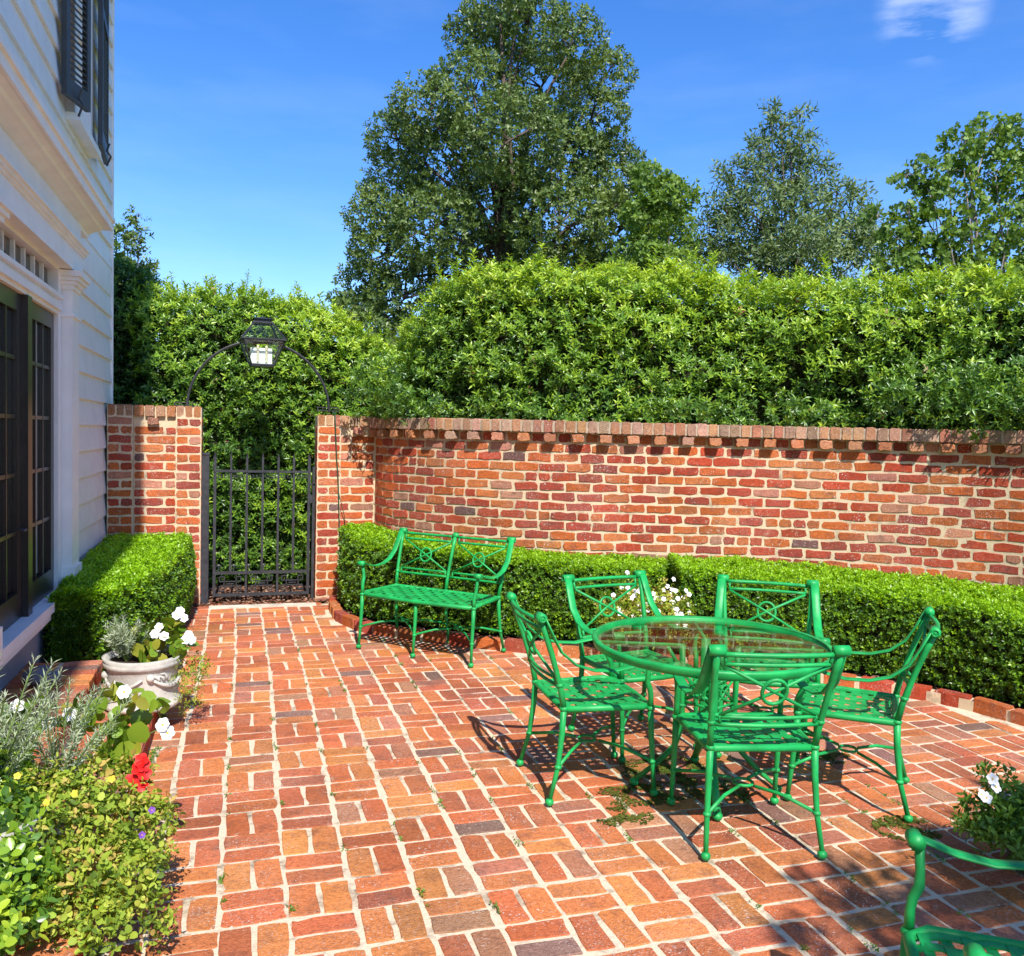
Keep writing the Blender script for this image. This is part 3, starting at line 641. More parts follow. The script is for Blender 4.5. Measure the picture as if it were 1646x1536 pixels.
# ------------------------------------------------------------------ iron gate and lantern arch
GY = 8.50
gt = thing('iron_gate', 'black wrought iron gate with spear finials and fret panels between the brick piers', 'gate', (.16, GY, 0))
def gx(x): return x - .16
part('gate_post', MB().box((gx(-.383), -.035, 0), (gx(-.315), .035, 1.40)).box((gx(-.390), -.042, 1.40), (gx(-.308), .042, 1.42)), M['iron'], gt)
part('latch_post', MB().box((gx(.628), -.02, 0), (gx(.652), .02, 1.30)), M['iron'], gt)
xs = [-.265 + i * .1435 for i in range(7)]
for i, x in enumerate(xs):
    st = i in (0, 6); zb = .08 if i in (0, 2, 4, 6) else .29; r = .013 if st else .010
    part('stile' if st else 'bar', MB().bar((gx(x), 0, zb), (gx(x), 0, 1.385), 2 * r, 2 * r).tube([(gx(x), 0, 1.385), (gx(x), 0, 1.43)], [r, .001], 4), M['iron'], gt)
for z, h in ((1.25, .022), (.285, .026), (.075, .026)): part('rail', MB().box((gx(-.278), -.017, z - h / 2), (gx(.608), .017, z + h / 2)), M['iron'], gt)
for i in range(7):
    x = gx(-.225 + i * .1355) if i < 6 else None
    if x is None: continue
    part('spear_finial', MB().box((x - .004, -.004, .298), (x + .004, .004, .345)).add([(x - .026, 0, .345), (x, -.007, .352), (x + .026, 0, .345), (x, .007, .352), (x - .010, 0, .365), (x + .010, 0, .365), (x, 0, .425)], [(0, 1, 4), (1, 2, 5), (1, 5, 4), (4, 5, 6), (0, 4, 3), (2, 3, 5), (3, 4, 5), (4, 6, 5)]), M['iron'], gt)
def fret(cx, cz, s=1.0):
    mb = MB(); r = .005
    segs = []
    for sx, sz in ((-1, 1), (1, 1), (-1, -1), (1, -1)):
        x, z = cx + sx * .075, cz + sz * .045; a = .022
        segs += [((x - a, z - a), (x + a, z - a)), ((x + a, z - a), (x + a, z + a)), ((x + a, z + a), (x - a, z + a)), ((x - a, z + a), (x - a, z - a))]
    segs += [((cx - .055, cz - .022), (cx + .055, cz - .022)), ((cx - .055, cz + .022), (cx + .055, cz + .022)), ((cx - .055, cz - .022), (cx - .055, cz + .022)), ((cx + .055, cz - .022), (cx + .055, cz + .022)), ((cx - .035, cz), (cx + .035, cz))]
    for (a, b), (c, d) in segs: mb.bar((a, 0, b), (c, 0, d), .010, .010)
    return mb
for k in range(3): part('fret_panel', fret(gx(-.12 + k * .285), .18), M['iron'], gt)
for k in range(6):
    x = gx(xs[k] + .072); mb = MB()
    for a, b, c, d in ((-.045, 1.235, -.045, 1.19), (-.045, 1.19, -.012, 1.19), (-.012, 1.19, -.012, 1.215), (-.012, 1.215, -.028, 1.215), (.045, 1.235, .045, 1.19), (.045, 1.19, .012, 1.19), (.012, 1.19, .012, 1.215), (.012, 1.215, .028, 1.215)): mb.bar((x + a, 0, b), (x + c, 0, d), .007, .007)
    part('key_scroll', mb, M['iron'], gt)
part('latch', MB().box((gx(.595), -.02, 1.12), (gx(.66), .02, 1.135)).box((gx(.60), -.02, .95), (gx(.63), -.012, 1.03)), M['iron'], gt)

AR = thing('iron_arch', 'slim black iron arch spanning the two brick piers above the gate', 'arch', (.132, 8.58, 1.835))
def arc(r0, a0, a1, n=18): return [(r0 * math.cos(R(a)), 0, r0 * math.sin(R(a)) * 1.0) for a in np.linspace(a0, a1, n)]
for nm, y_ in (('arch_bar', -.022), ('arch_bar', .022)):
    pl = [(x, y_, z) for x, _, z in arc(.65, 180, 107)]; pr2 = [(x, y_, z) for x, _, z in arc(.65, 0, 73)]
    part(nm, MB().tube(pl, .011, 6), M['iron'], AR); part(nm, MB().tube(pr2, .011, 6), M['iron'], AR)
for sx in (-1, 1):
    mb = MB()
    for dz in (.0, .03): mb.bar((sx * .65 - .11, 0, .015 + dz), (sx * .65 + .09, 0, .015 + dz), .008, .008)
    for dx in (-.11, -.06, .05, .09): mb.bar((sx * .65 + dx, 0, -.0), (sx * .65 + dx, 0, .045), .008, .008)
    part('foot_scroll', mb, M['iron'], AR)
ln = thing('lantern', 'dark metal gate lantern with clear glass panes hanging in the top of the iron arch', 'lantern', (.148, 8.58, 2.262), R(4))
def frus(z0, w0, z1, w1, t, mat, nm, panes, post=.012):
    c0 = [(-w0, -w0), (w0, -w0), (w0, w0), (-w0, w0)]; c1 = [(-w1, -w1), (w1, -w1), (w1, w1), (-w1, w1)]; mb = MB()
    for i in range(4): mb.bar((*c0[i], z0), (*c1[i], z1), post, post)
    for cc, z in ((c0, z0), (c1, z1)):
        for i in range(4): mb.bar((*cc[i], z), (*cc[(i + 1) % 4], z), post, post)
    part(nm, mb, mat, ln)
    for i in range(4):
        a, b, c, d = Vector((*c0[i], z0)), Vector((*c0[(i + 1) % 4], z0)), Vector((*c1[(i + 1) % 4], z1)), Vector((*c1[i], z1)); nn = (b - a).cross(d - a).normalized() * .002
        part('pane', MB().add([a, b, c, d, a - nn, b - nn, c - nn, d - nn], [(0, 1, 2, 3), (7, 6, 5, 4), (0, 4, 5, 1), (1, 5, 6, 2), (2, 6, 7, 3), (3, 7, 4, 0)]), M['lampglass'], ln)
frus(.0, .105, .225, .188, 0, M['iron'], 'body_frame', True); frus(.232, .20, .39, .085, 0, M['iron'], 'roof_frame', True)
part('cap', MB().box((-.095, -.095, .39), (.095, .095, .405)).box((-.075, -.075, .405), (.075, .075, .43)).add([(-.095, -.095, .43), (.095, -.095, .43), (.095, .095, .43), (-.095, .095, .43), (0, 0, .455)], [(0, 1, 4), (1, 2, 4), (2, 3, 4), (3, 0, 4), (3, 2, 1, 0)]), M['iron'], ln)
part('base_plate', MB().box((-.105, -.105, -.018), (.105, .105, .002)), M['iron'], ln)
part('reflector_plate', MB().box((-.10, .085, .004), (.10, .09, .17)), M['white'], ln); part('floor_plate', MB().box((-.085, -.085, .003), (.085, .085, .012)), M['white'], ln)
for dx in (-.04, .04):
    c = part('candle', MB().tube([(dx, 0, .012), (dx, 0, .13)], .011, 8), M['cream'], ln); part('bulb', MB().ball((dx, 0, .16), .014, 8, (1, 1, 2.2)), M['cream'], c)
part('hanger', MB().bar((-.20, 0, .228), (.20, 0, .228), .012, .012), M['iron'], ln)

# ------------------------------------------------------------------ green cast metal furniture
def yb(z): return -.20 - .13 * max(0, (z - .43) / .42) ** 1.25
def seat_lattice(w, d0, d1, front_round=.03):
    mb = MB(); wf, wr = w, w * .93; nx = max(6, round(w / .0525)); ny = 8
    def X(u, v): return (u - .5) * (wr + (wf - wr) * v)
    def Yv(v): return d0 + (d1 - d0) * v
    def strip(pts, half, th, across):
        k = len(pts); vs = []
        for (x, y, z) in pts:
            dx, dy = (half, 0) if across else (0, half)
            vs += [(x - dx, y - dy, z), (x + dx, y + dy, z), (x + dx, y + dy, z - th), (x - dx, y - dy, z - th)]
        fs = [(i * 4 + j, i * 4 + (j + 1) % 4, i * 4 + 4 + (j + 1) % 4, i * 4 + 4 + j) for i in range(k - 1) for j in range(4)] + [(3, 2, 1, 0), tuple((k - 1) * 4 + j for j in range(4))]
        mb.add(vs, fs)
    def zs(u, v): return .432 - .008 * math.sin(math.pi * u) * math.sin(math.pi * v) - .010 * max(0, v - .9) * 10
    for i in range(nx):
        u = (i + .5) / nx; strip([(X(u, j / (2 * ny)), Yv(j / (2 * ny)), zs(u, j / (2 * ny)) + (.0022 if (j + i * 2) % 4 < 2 else -.0022)) for j in range(2 * ny + 1)], .0148, .004, True)
    for j in range(ny):
        v = (j + .5) / ny; strip([(X(i / (2 * nx), v), Yv(v), zs(i / (2 * nx), v) + (-.0022 if (i + j * 2) % 4 < 2 else .0022)) for i in range(2 * nx + 1)], .0130, .004, False)
    return mb
def make_seating(name, label, cat, w, bays, group):
    root = thing(name, label, cat, group=group); hw = w / 2; G = M['green']
    fx = hw - .012; rx = hw - .035
    part('seat', seat_lattice(w - .03, -.19, .215), G, root)
    fr = [(-rx, -.195, .424), (rx, -.195, .424), (rx + .012, 0, .424), (fx, .17, .424), (fx - .03, .222, .416), (0, .236, .412), (-fx + .03, .222, .416), (-fx, .17, .424), (-rx - .012, 0, .424), (-rx, -.195, .424)]
    part('seat_frame', MB().tube(fr, .0155, 8, False), G, root, True)
    xs_f = [(-1 + 2 * i / bays) for i in range(bays + 1)]
    for u in xs_f:
        xf = u * fx; xr = u * rx
        mb = MB().tube([(xf, .215, .42), (xf * 1.0, .222, .30), (xf * 1.0, .232, .17), (xf * 1.01, .245, .02)], [.0155, .014, .012, .0105], 8)
        for z in (.415, .165): mb.ball((xf, .215 + (.42 - z) * .06, z), .021 if z > .3 else .018, 8, (1, 1, .7))
        mb.ball((xf * 1.01, .245, .017), .021, 8, (1, 1, .85)); part('leg', mb, G, root, True)
        xo = xr * 1.0 + (.02 * u)
        mb = MB().tube([(xr, -.20, .43), (xr + .003 * u, -.205, .32), (xr + .010 * u, -.222, .17), (xr + .022 * u, -.262, .02)], [.0155, .0145, .012, .0105], 8)
        for p in ((xr, -.20, .43), (xr + .01 * u, -.222, .168)): mb.ball(p, .021 if p[2] > .3 else .018, 8, (1, 1, .7))
        mb.ball((xr + .022 * u, -.262, .017), .021, 8, (1, 1, .85)); part('leg', mb, G, root, True)
        tx = u * (hw - .005)
        mb = MB().tube([(xr + (tx - xr) * t, yb(.43 + .42 * t), .43 + .42 * t) for t in (0, .2, .4, .6, .8, 1)], [.015, .0135, .013, .013, .014, .0165], 8)
        if abs(u) > .9:
            mb.tube([(tx - .03, yb(.85), .853), (tx + .03, yb(.85), .853)], .0225, 10).torus((tx + .031 * u, yb(.85), .853), .014, .0035, 12, 'x').ball((xr + (tx - xr) * .26, yb(.54), .54), .0185, 8, (1, 1, .7))
        else: mb.ball((tx, yb(.85), .85), .024, 8, (1.3, 1, 1))
        part('back_post', mb, G, root, True)
    for u in (-1, 1):
        tx = u * (hw + .004); pts = [(tx, yb(.85) + .012, .862), (tx + u * .006, yb(.78) + .028, .775), (tx + u * .010, -.235, .70), (tx + u * .012, -.165, .640), (tx + u * .012, -.08, .612), (tx + u * .010, .02, .606), (tx + u * .008, .11, .622), (tx + u * .006, .175, .645), (tx + u * .006, .205, .654)]
        part('arm', MB().tube(pts, .024, 8, True, (1, 0, 0), (1, .25)), G, root, True)
        mb = MB().tube([(u * fx, .215, .42), (u * fx, .214, .475), (u * (fx + .002), .208, .505), (u * (fx + .004), .194, .535), (u * (fx + .008), .193, .575), (tx + u * .006, .195, .65)], [.014, .0125, .0135, .0135, .012, .0125], 8)
        mb.tube([(tx + u * .006 - .026, .205, .645), (tx + u * .006 + .026, .205, .645)], .0205, 10).torus((tx + u * .033, .205, .645), .012, .003, 12, 'x'); part('arm_post', mb, G, root, True)
    for b in range(bays):
        u0, u1 = xs_f[b], xs_f[b + 1]; mb = MB()
        def Pt(s, z, off=0):
            a = u0 + (u1 - u0) * s; half = rx + (hw - .005 - rx) * (z - .43) / .42; x = a * half
            bow = .028 * (1 - a * a) if bays == 1 else .012 * (1 - a * a); return (x, yb(z) - bow + off, z)
        for z, r in ((.838, .0105), (.797, .009), (.567, .008), (.533, .0095)): mb.tube([Pt(s, z) for s in np.linspace(.03 if z in (.838, .533) else .07, .97 if z in (.838, .533) else .93, 9)], r, 6)
        for s in (.07, .93): mb.tube([Pt(s, .838), Pt(s, .79)], .007, 6); mb.tube([Pt(s, .533), Pt(s, .575)], .007, 6)
        mb.tube([Pt(.07, .79), Pt(.5, .682), Pt(.93, .575)], .0072, 6); mb.tube([Pt(.93, .79), Pt(.5, .682), Pt(.07, .575)], .0072, 6)
        c = Vector(Pt(.5, .682)); rr = .052; mb.tube([c + Vector((rr * math.cos(a) * .95, -.13 / .42 * rr * math.sin(a), rr * math.sin(a))) for a in np.linspace(0, 2 * math.pi, 21)], .0078, 6, False)
        part('back_panel', mb, G, root, True)
        # crossed stretchers meeting in a small ring
        cx = (u0 + u1) / 2 * fx; mb = MB()
        for uu, yy in ((u0, .228), (u1, .228), (u0, -.222), (u1, -.222)):
            x = uu * (fx if yy > 0 else rx + .01); mb.tube([(x, yy, .168), (x + (cx - x) * .45, yy * .55, .20), (cx + (x - cx) * .16, yy * .20, .205)], [.0085, .008, .0075], 6)
        mb.torus((cx, 0, .205), .04, .007, 14, 'z'); part('stretcher', mb, G, root, True)
    return root
def place(o, back_left, back_right=None, fwd=None, z=0):
    pass
CH_G = 'green lattice seat armchairs around the glass table'
chair = make_seating('garden_chair', 'green metal armchair with its back to the camera, nearest the viewer at the glass table', 'garden chair', .50, 1, CH_G)
# (centre x, y, forward direction, label)
spots = [((2.035, 3.115), (.22, .976), None),
         ((1.585, 3.760), (1.0, -.03), 'green metal armchair left of the glass table, facing right in profile'),
         ((2.750, 3.345), (-.76, .65), 'green metal armchair right of the glass table, facing left towards it'),
         ((2.045, 4.205), (.17, -.985), 'green metal armchair behind the glass table on its left, in front of the white flowers'),
         ((2.700, 3.950), (-.52, -.855), 'green metal armchair behind the glass table on its right, against the clipped hedge')]
for i, (c, f, lab) in enumerate(spots):
    o = chair if i == 0 else copy_tree(chair)
    o.location = (c[0], c[1], .003); o.rotation_euler = (0, 0, math.atan2(f[1], f[0]) - math.pi / 2)
    if lab: o['label'] = lab
o = copy_tree(chair); del o['group']; f = (-.865, .50); o.location = (1.690, 1.405, .003); o.rotation_euler = (0, 0, math.atan2(f[1], f[0]) - math.pi / 2)
o['label'] = 'green metal armchair cut off by the bottom right corner, standing in tree shade'
bench = make_seating('garden_bench', 'green metal two seat bench in front of the boxwood hedge near the gate', 'bench', 1.0, 2, None)
bench.location = (1.365, 6.335, .003); f = (-.70, -.714); bench.rotation_euler = (0, 0, math.atan2(f[1], f[0]) - math.pi / 2)

TB = thing('round_table', 'round glass topped green metal table in the middle of the chairs', 'table', (2.10, 3.53, .003), R(24))
tz = .707; rr = .545
part('glass_top', MB().lathe([(.0001, tz), (rr - .004, tz), (rr - .004, tz - .007), (.0001, tz - .007)], 64), M['tglass'], TB)
part('rim', MB().lathe([(rr - .012, tz + .005), (rr + .006, tz + .006), (rr + .012, tz - .004), (rr + .006, tz - .016), (rr + .003, tz - .032), (rr - .010, tz - .036), (rr - .022, tz - .026), (rr - .022, tz - .010), (rr - .012, tz - .009), (rr - .012, tz + .005)], 72), M['green'], TB, True)
mb = MB()
for k in range(4):
    a = R(45 + 90 * k); mb.tube([(.12 * math.cos(a), .12 * math.sin(a), tz - .024), ((rr - .015) * math.cos(a), (rr - .015) * math.sin(a), tz - .024)], .009, 6)
part('top_frame', mb, M['green'], TB, True)
for k in range(4):
    a = R(45 + 90 * k); c, s_ = math.cos(a), math.sin(a)
    pts = [(.13 * c, .13 * s_, tz - .02), (.125 * c, .125 * s_, .5), (.12 * c, .12 * s_, .30), (.15 * c, .15 * s_, .20), (.235 * c, .235 * s_, .11), (.33 * c, .33 * s_, .03)]
    mb = MB().tube(pts, [.019, .018, .019, .018, .016, .014], 8, True, (-s_, c, 0), (1.25, .75)).ball((.335 * c, .335 * s_, .018), .024, 8, (1, 1, .8))
    for z in (.56, .40): mb.ball((.124 * c, .124 * s_, z), .026, 8, (1, 1, .5))
    mb.tube([(.20 * c, .20 * s_, tz - .03), (.165 * c, .165 * s_, .62), (.128 * c, .128 * s_, .57)], .009, 6)
    part('leg', mb, M['green'], TB, True)
    a2 = a + R(90); p, q = Vector((.124 * c, .124 * s_, 0)), Vector((.124 * math.cos(a2), .124 * math.sin(a2), 0)); mb = MB(); mid = (p + q) / 2; dv = (q - p).normalized()
    for z in (.55, .42): mb.tube([p + Z_ * z, q + Z_ * z], .007, 6)
    mb.tube([p + Z_ * .55, q + Z_ * .42], .006, 6).tube([p + Z_ * .42, q + Z_ * .55], .006, 6)
    mb.tube([mid + Z_ * .485 + (dv * math.cos(t_) + Z_ * math.sin(t_)) * .033 for t_ in np.linspace(0, 6.283, 17)], .006, 6, False)
    part('fret_panel', mb, M['green'], TB, True)

# ------------------------------------------------------------------ clipped box hedges
def box_hedge(name, label, front, back, h0, h1, dens, zbase=.05, leaf=.026, seed=1):
    """front / back: plan polylines running the same way; h0..h1 heights along it"""
    root = thing(name, label, 'hedge', (float(front[0][0]), float(front[0][1]), 0)); ro = np.array([front[0][0], front[0][1], 0.])
    fp, bp = Path(front), Path(back)
    N = 40; ts = np.linspace(0, 1, N); F = np.array([fp.at(t * fp.len) for t in ts]); Bk = np.array([bp.at(t * bp.len) for t in ts]); H = h0 + (h1 - h0) * ts
    # solid core for the inner twigs, coloured dark for the shade in there
    mb = MB(); ins = .055
    for i in range(N):
        d = Bk[i] - F[i]; l = np.linalg.norm(d); d /= l; e = 0
        f = F[i] + d * ins; b = Bk[i] - d * ins; tdir = np.array([F[min(i + 1, N - 1)] - F[max(i - 1, 0)]])[0]; tdir = tdir / (np.linalg.norm(tdir) + 1e-9)
        if i == 0: f = f + tdir * ins; b = b + tdir * ins
        if i == N - 1: f = f - tdir * ins; b = b - tdir * ins
        mb.v += [(f[0] - ro[0], f[1] - ro[1], zbase), (f[0] - ro[0], f[1] - ro[1], H[i] - ins), (b[0] - ro[0], b[1] - ro[1], H[i] - ins), (b[0] - ro[0], b[1] - ro[1], zbase)]
    for i in range(N - 1):
        for j in range(4): mb.f.append((i * 4 + j, i * 4 + (j + 1) % 4, (i + 1) * 4 + (j + 1) % 4, (i + 1) * 4 + j))
    mb.f += [(0, 1, 2, 3), (N * 4 - 1, N * 4 - 2, N * 4 - 3, N * 4 - 4)]
    part('shaded_twig_core', mb, M['twig'], root)
    P, D, T = [], [], []
    def interp(arr, t): return np.stack([np.interp(t, ts, arr[:, k]) for k in range(2)], 1)
    wid = np.linalg.norm(Bk - F, axis=1).mean()
    def face(kind, area):
        n = int(area * dens); t = rng.uniform(0, 1, n); f = interp(F, t); b = interp(Bk, t); h = h0 + (h1 - h0) * t
        d = nrm(b - f); z = Z3 = np.zeros(n)
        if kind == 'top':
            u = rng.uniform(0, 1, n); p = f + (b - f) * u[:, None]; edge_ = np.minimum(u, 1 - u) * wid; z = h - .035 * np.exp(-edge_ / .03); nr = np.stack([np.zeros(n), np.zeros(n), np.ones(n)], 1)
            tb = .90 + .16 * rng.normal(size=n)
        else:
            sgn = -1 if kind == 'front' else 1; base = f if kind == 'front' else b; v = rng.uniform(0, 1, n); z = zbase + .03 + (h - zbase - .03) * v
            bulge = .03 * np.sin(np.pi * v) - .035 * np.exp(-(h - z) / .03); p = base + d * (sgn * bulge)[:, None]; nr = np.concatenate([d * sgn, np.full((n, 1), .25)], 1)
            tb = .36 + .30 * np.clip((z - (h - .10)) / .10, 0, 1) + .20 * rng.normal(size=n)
        p3 = np.concatenate([p, z[:, None]], 1); w = vn(p3, 6, seed) * .022 + vn(p3, 24, seed + 2) * .022 - rng.uniform(0, .045, n)
        return p3 + nrm(nr) * w[:, None], nr, tb
    L_f, L_b = fp.len, bp.len; hm = (h0 + h1) / 2
    for kind, area in (('top', (L_f + L_b) / 2 * wid * 1.15), ('front', L_f * hm), ('back', L_b * hm * .35)):
        p, nr, tb = face(kind, area); P.append(p); D.append(nr); T.append(tb)
    for e, k in ((0., 0), (1., N - 1)):     # end faces
        n = int(wid * hm * dens); u = rng.uniform(0, 1, n); v = rng.uniform(0, 1, n); h = h0 if k == 0 else h1; wv = np.linalg.norm(Bk[k] - F[k])
        td = (F[1] - F[0]) if k == 0 else (F[-1] - F[-2]); td = td / np.linalg.norm(td) * (-1 if k == 0 else 1)
        p = F[k] + (Bk[k] - F[k]) * u[:, None]; p3 = np.concatenate([p, (zbase + .03 + (h - zbase - .03) * v)[:, None]], 1)
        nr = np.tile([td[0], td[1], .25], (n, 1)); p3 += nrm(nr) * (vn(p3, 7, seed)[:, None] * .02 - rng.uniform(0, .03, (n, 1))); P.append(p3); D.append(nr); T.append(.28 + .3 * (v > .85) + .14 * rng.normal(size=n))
    P = np.concatenate(P) - ro; D = nrm(np.concatenate(D)) + rng.normal(0, .38, (len(P), 3)); D[:, 2] += .35; T = np.concatenate(T)
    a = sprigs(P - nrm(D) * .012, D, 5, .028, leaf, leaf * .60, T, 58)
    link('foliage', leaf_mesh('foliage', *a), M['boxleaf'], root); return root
FRH = [(.86, 8.05), (.90, 7.62), (.99, 7.34), (1.15, 7.10), (1.55, 6.78), (2.08, 6.38), (2.6, 6.08), (3.10, 5.95)]
BKH = [(1.20, 8.35), (1.27, 8.05), (1.42, 7.80), (1.62, 7.50), (1.95, 7.16), (2.30, 6.92), (2.72, 6.68), (3.42, 6.44)]
box_hedge('boxwood_hedge', 'low clipped boxwood hedge behind the green bench, against the curved brick wall', FRH, BKH, .76, .655, 2900, seed=3)
FR2 = [(3.08, 5.62), (3.62, 5.27), (3.98, 5.02), (4.22, 4.74), (4.42, 4.42), (4.56, 4.08), (4.66, 3.7), (4.72, 3.2), (4.74, 2.7)]
BK2 = [(3.40, 6.44), (4.16, 6.14), (4.84, 5.70), (5.15, 5.40), (5.42, 5.10), (5.68, 4.6), (5.84, 4.2), (5.95, 3.6), (6.0, 2.8)]
box_hedge('boxwood_hedge', 'low clipped boxwood hedge curving to the right edge behind the table, against the brick wall', FR2, BK2, .695, .565, 2900, seed=5)
box_hedge('boxwood_hedge', 'low clipped boxwood hedge beside the white house, left of the gate', [(-.96, 5.82), (-.80, 5.95), (-.62, 6.35), (-.52, 7.0), (-.475, 7.6), (-.46, 8.30)], [(-1.12, 5.80), (-1.15, 6.05), (-1.16, 6.5), (-1.16, 7.1), (-1.16, 7.7), (-1.16, 8.36)], .60, .68, 4200, .0, seed=8)
# stems of the boxes in the shade of the bed are hidden by the foliage

# ------------------------------------------------------------------ tall hedges behind the wall
def tall_hedge(name, label, line, top, depth, z0, dens, tips=70, seed=2, base=.35, yellow=.9, hang=()):
    line_p = Path(line); ro = np.array([line[0][0], line[0][1], 0.]); root = thing(name, label, 'hedge', tuple(ro))
    topf = lambda t: np.interp(t, [a for a, _ in top], [b for _, b in top])
    N = 30; mb = MB(); tsn = np.linspace(0, line_p.len, N)
    for s in tsn:
        p = line_p.at(s); t = line_p.tan(s); nb = np.array([-t[1], t[0]]); h = topf(s / line_p.len); f = p + nb * .16; b = p + nb * (depth - .1)
        e = .12 if s == 0 else (-.12 if s == tsn[-1] else 0); f = f + t * e; b = b + t * e
        mb.v += [(f[0] - ro[0], f[1] - ro[1], z0 - .2), (f[0] - ro[0], f[1] - ro[1], h - .22), (b[0] - ro[0], b[1] - ro[1], h - .22), (b[0] - ro[0], b[1] - ro[1], z0 - .2)]
    for i in range(N - 1):
        for j in range(4): mb.f.append((i * 4 + j, i * 4 + (j + 1) % 4, (i + 1) * 4 + (j + 1) % 4, (i + 1) * 4 + j))
    mb.f += [(0, 1, 2, 3), (N * 4 - 1, N * 4 - 2, N * 4 - 3, N * 4 - 4)]
    part('shaded_twig_core', mb, M['twig'], root)  # solid twig core; its dark colour puts shade into the hollows
    hm = np.mean([b for _, b in top]) - z0; P, D, T = [], [], []
    for kind, area in (('front', line_p.len * hm), ('top', line_p.len * depth), ('ends', 2 * depth * hm)):
        n = int(area * dens * (1.15 if kind == 'front' else .8)); s = rng.uniform(0, line_p.len, n)
        if kind == 'ends': s = np.where(rng.uniform(size=n) < .5, 0., line_p.len)
        q = np.array([line_p.at(a) for a in s]); t = np.array([line_p.tan(a) for a in s]); nb = np.stack([-t[:, 1], t[:, 0]], 1); h = topf(s / line_p.len)
        if kind == 'front':
            v = rng.uniform(0, 1, n); z = z0 + (h - z0) * v; back = np.zeros(n); nr = np.concatenate([-nb, np.full((n, 1), .35)], 1); back += .16 * np.clip((v - .9) / .1, 0, 1)
        elif kind == 'top': back = rng.uniform(0, depth, n); z = h + 0; v = np.ones(n); nr = np.concatenate([-nb * .25, np.ones((n, 1))], 1)
        else:
            back = rng.uniform(0, depth, n); v = rng.uniform(0, 1, n); z = z0 + (h - z0) * v; nr = np.concatenate([t * np.where(s > 0, 1, -1)[:, None], np.full((n, 1), .4)], 1)
        p3 = np.concatenate([q + nb * back[:, None], z[:, None]], 1)
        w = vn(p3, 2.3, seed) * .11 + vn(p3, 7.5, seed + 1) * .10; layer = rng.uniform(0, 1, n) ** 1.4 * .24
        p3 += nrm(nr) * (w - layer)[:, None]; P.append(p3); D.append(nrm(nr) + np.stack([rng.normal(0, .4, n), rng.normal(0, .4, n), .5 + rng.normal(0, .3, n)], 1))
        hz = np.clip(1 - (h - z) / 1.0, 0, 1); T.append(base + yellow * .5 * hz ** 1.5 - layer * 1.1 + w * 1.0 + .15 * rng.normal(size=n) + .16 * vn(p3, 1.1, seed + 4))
    for s0_, s1_, fw, zc, zr, n in hang:       # branches that lean forward over the coping
        u = rng.normal(0, 1, (n, 3)); u = nrm(u) * rng.uniform(0, 1, (n, 1)) ** .4; s = (s0_ + s1_) / 2 + u[:, 0] * (s1_ - s0_) / 2
        q = np.array([line_p.at(max(0, a)) for a in s]); t = np.array([line_p.tan(max(0, a)) for a in s]); nb = np.stack([-t[:, 1], t[:, 0]], 1)
        p3 = np.concatenate([q - nb * (fw * (.5 + .5 * u[:, 1]))[:, None], (zc + u[:, 2] * zr)[:, None]], 1); P.append(p3); D.append(np.concatenate([-nb * .6, np.full((n, 1), .35)], 1) + rng.normal(0, .4, (n, 3))); T.append(base - .06 + .16 * rng.normal(size=n))
    # taller shoots sticking out of the top
    n = tips; s = rng.uniform(0, line_p.len, n); q = np.array([line_p.at(a) for a in s]); t = np.array([line_p.tan(a) for a in s]); nb = np.stack([-t[:, 1], t[:, 0]], 1); h = topf(s / line_p.len); mbs = MB()
    for i in range(n):
        b0 = rng.uniform(.05, depth); base_p = np.array([*(q[i] + nb[i] * b0), h[i] - .05]); ln_ = rng.uniform(.08, .30); lean = rng.normal(0, .16, 2); tip = base_p + np.array([lean[0] * ln_, lean[1] * ln_, ln_])
        mbs.tube([base_p - ro, tip - ro], [.004, .002], 4, False)
        for u in np.arange(.2, 1.01, .22): P.append((base_p + (tip - base_p) * u)[None]); D.append(np.array([[lean[0], lean[1], 1.2]])); T.append(np.array([base + .45 * yellow + rng.normal(0, .1)]))
    part('shoot_stems', mbs, M['stemg'], root, kind='stuff')
    P = np.concatenate(P) - ro; D = np.concatenate(D); T = np.concatenate(T)
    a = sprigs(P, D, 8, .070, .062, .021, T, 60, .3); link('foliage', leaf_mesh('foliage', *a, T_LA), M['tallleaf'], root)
    q = rng.choice(len(P), len(P) // 75, False); a = sprigs(P[q], D[q], 4, .06, .055, .02, rng.uniform(.3, 1, len(q)), 70, .5); link('dry_leaves', leaf_mesh('dry_leaves', *a, T_LA), M['mulch'], root); return root
HW = [(1.42, 8.62), (1.62, 8.05), (1.95, 7.62), (2.45, 7.20), (2.95, 6.98), (3.55, 6.80), (4.35, 6.50), (5.10, 6.02), (5.75, 5.36), (6.2, 4.5), (6.45, 3.4)]
tall_hedge('evergreen_hedge', 'tall leafy evergreen hedge rising above the curved brick wall on the right', HW, [(0, 2.6), (.045, 2.85), (.085, 3.10), (.3, 3.12), (.6, 3.02), (1, 2.9)], 1.0, 1.60, 720, 130, 2, .38, .95, hang=[(-.1, .75, .62, 2.05, .30, 190), (.4, 1.15, .50, 1.88, .18, 90), (1.1, 2.1, .22, 1.86, .12, 40), (2.6, 3.6, .24, 1.88, .14, 60), (3.8, 4.5, .34, 1.88, .15, 80), (4.6, 6.6, .60, 2.02, .28, 420)])
tall_hedge('evergreen_hedge', 'tall sunlit evergreen hedge directly behind the iron gate and lantern', [(-1.0, 9.55), (-.4, 9.50), (.3, 9.45), (1.0, 9.45), (1.75, 9.55), (2.5, 9.9)], [(0, 3.0), (.2, 3.08), (.42, 3.02), (.62, 2.75), (.8, 2.35), (1, 2.0)], 1.1, .02, 700, 90, 6, .38)
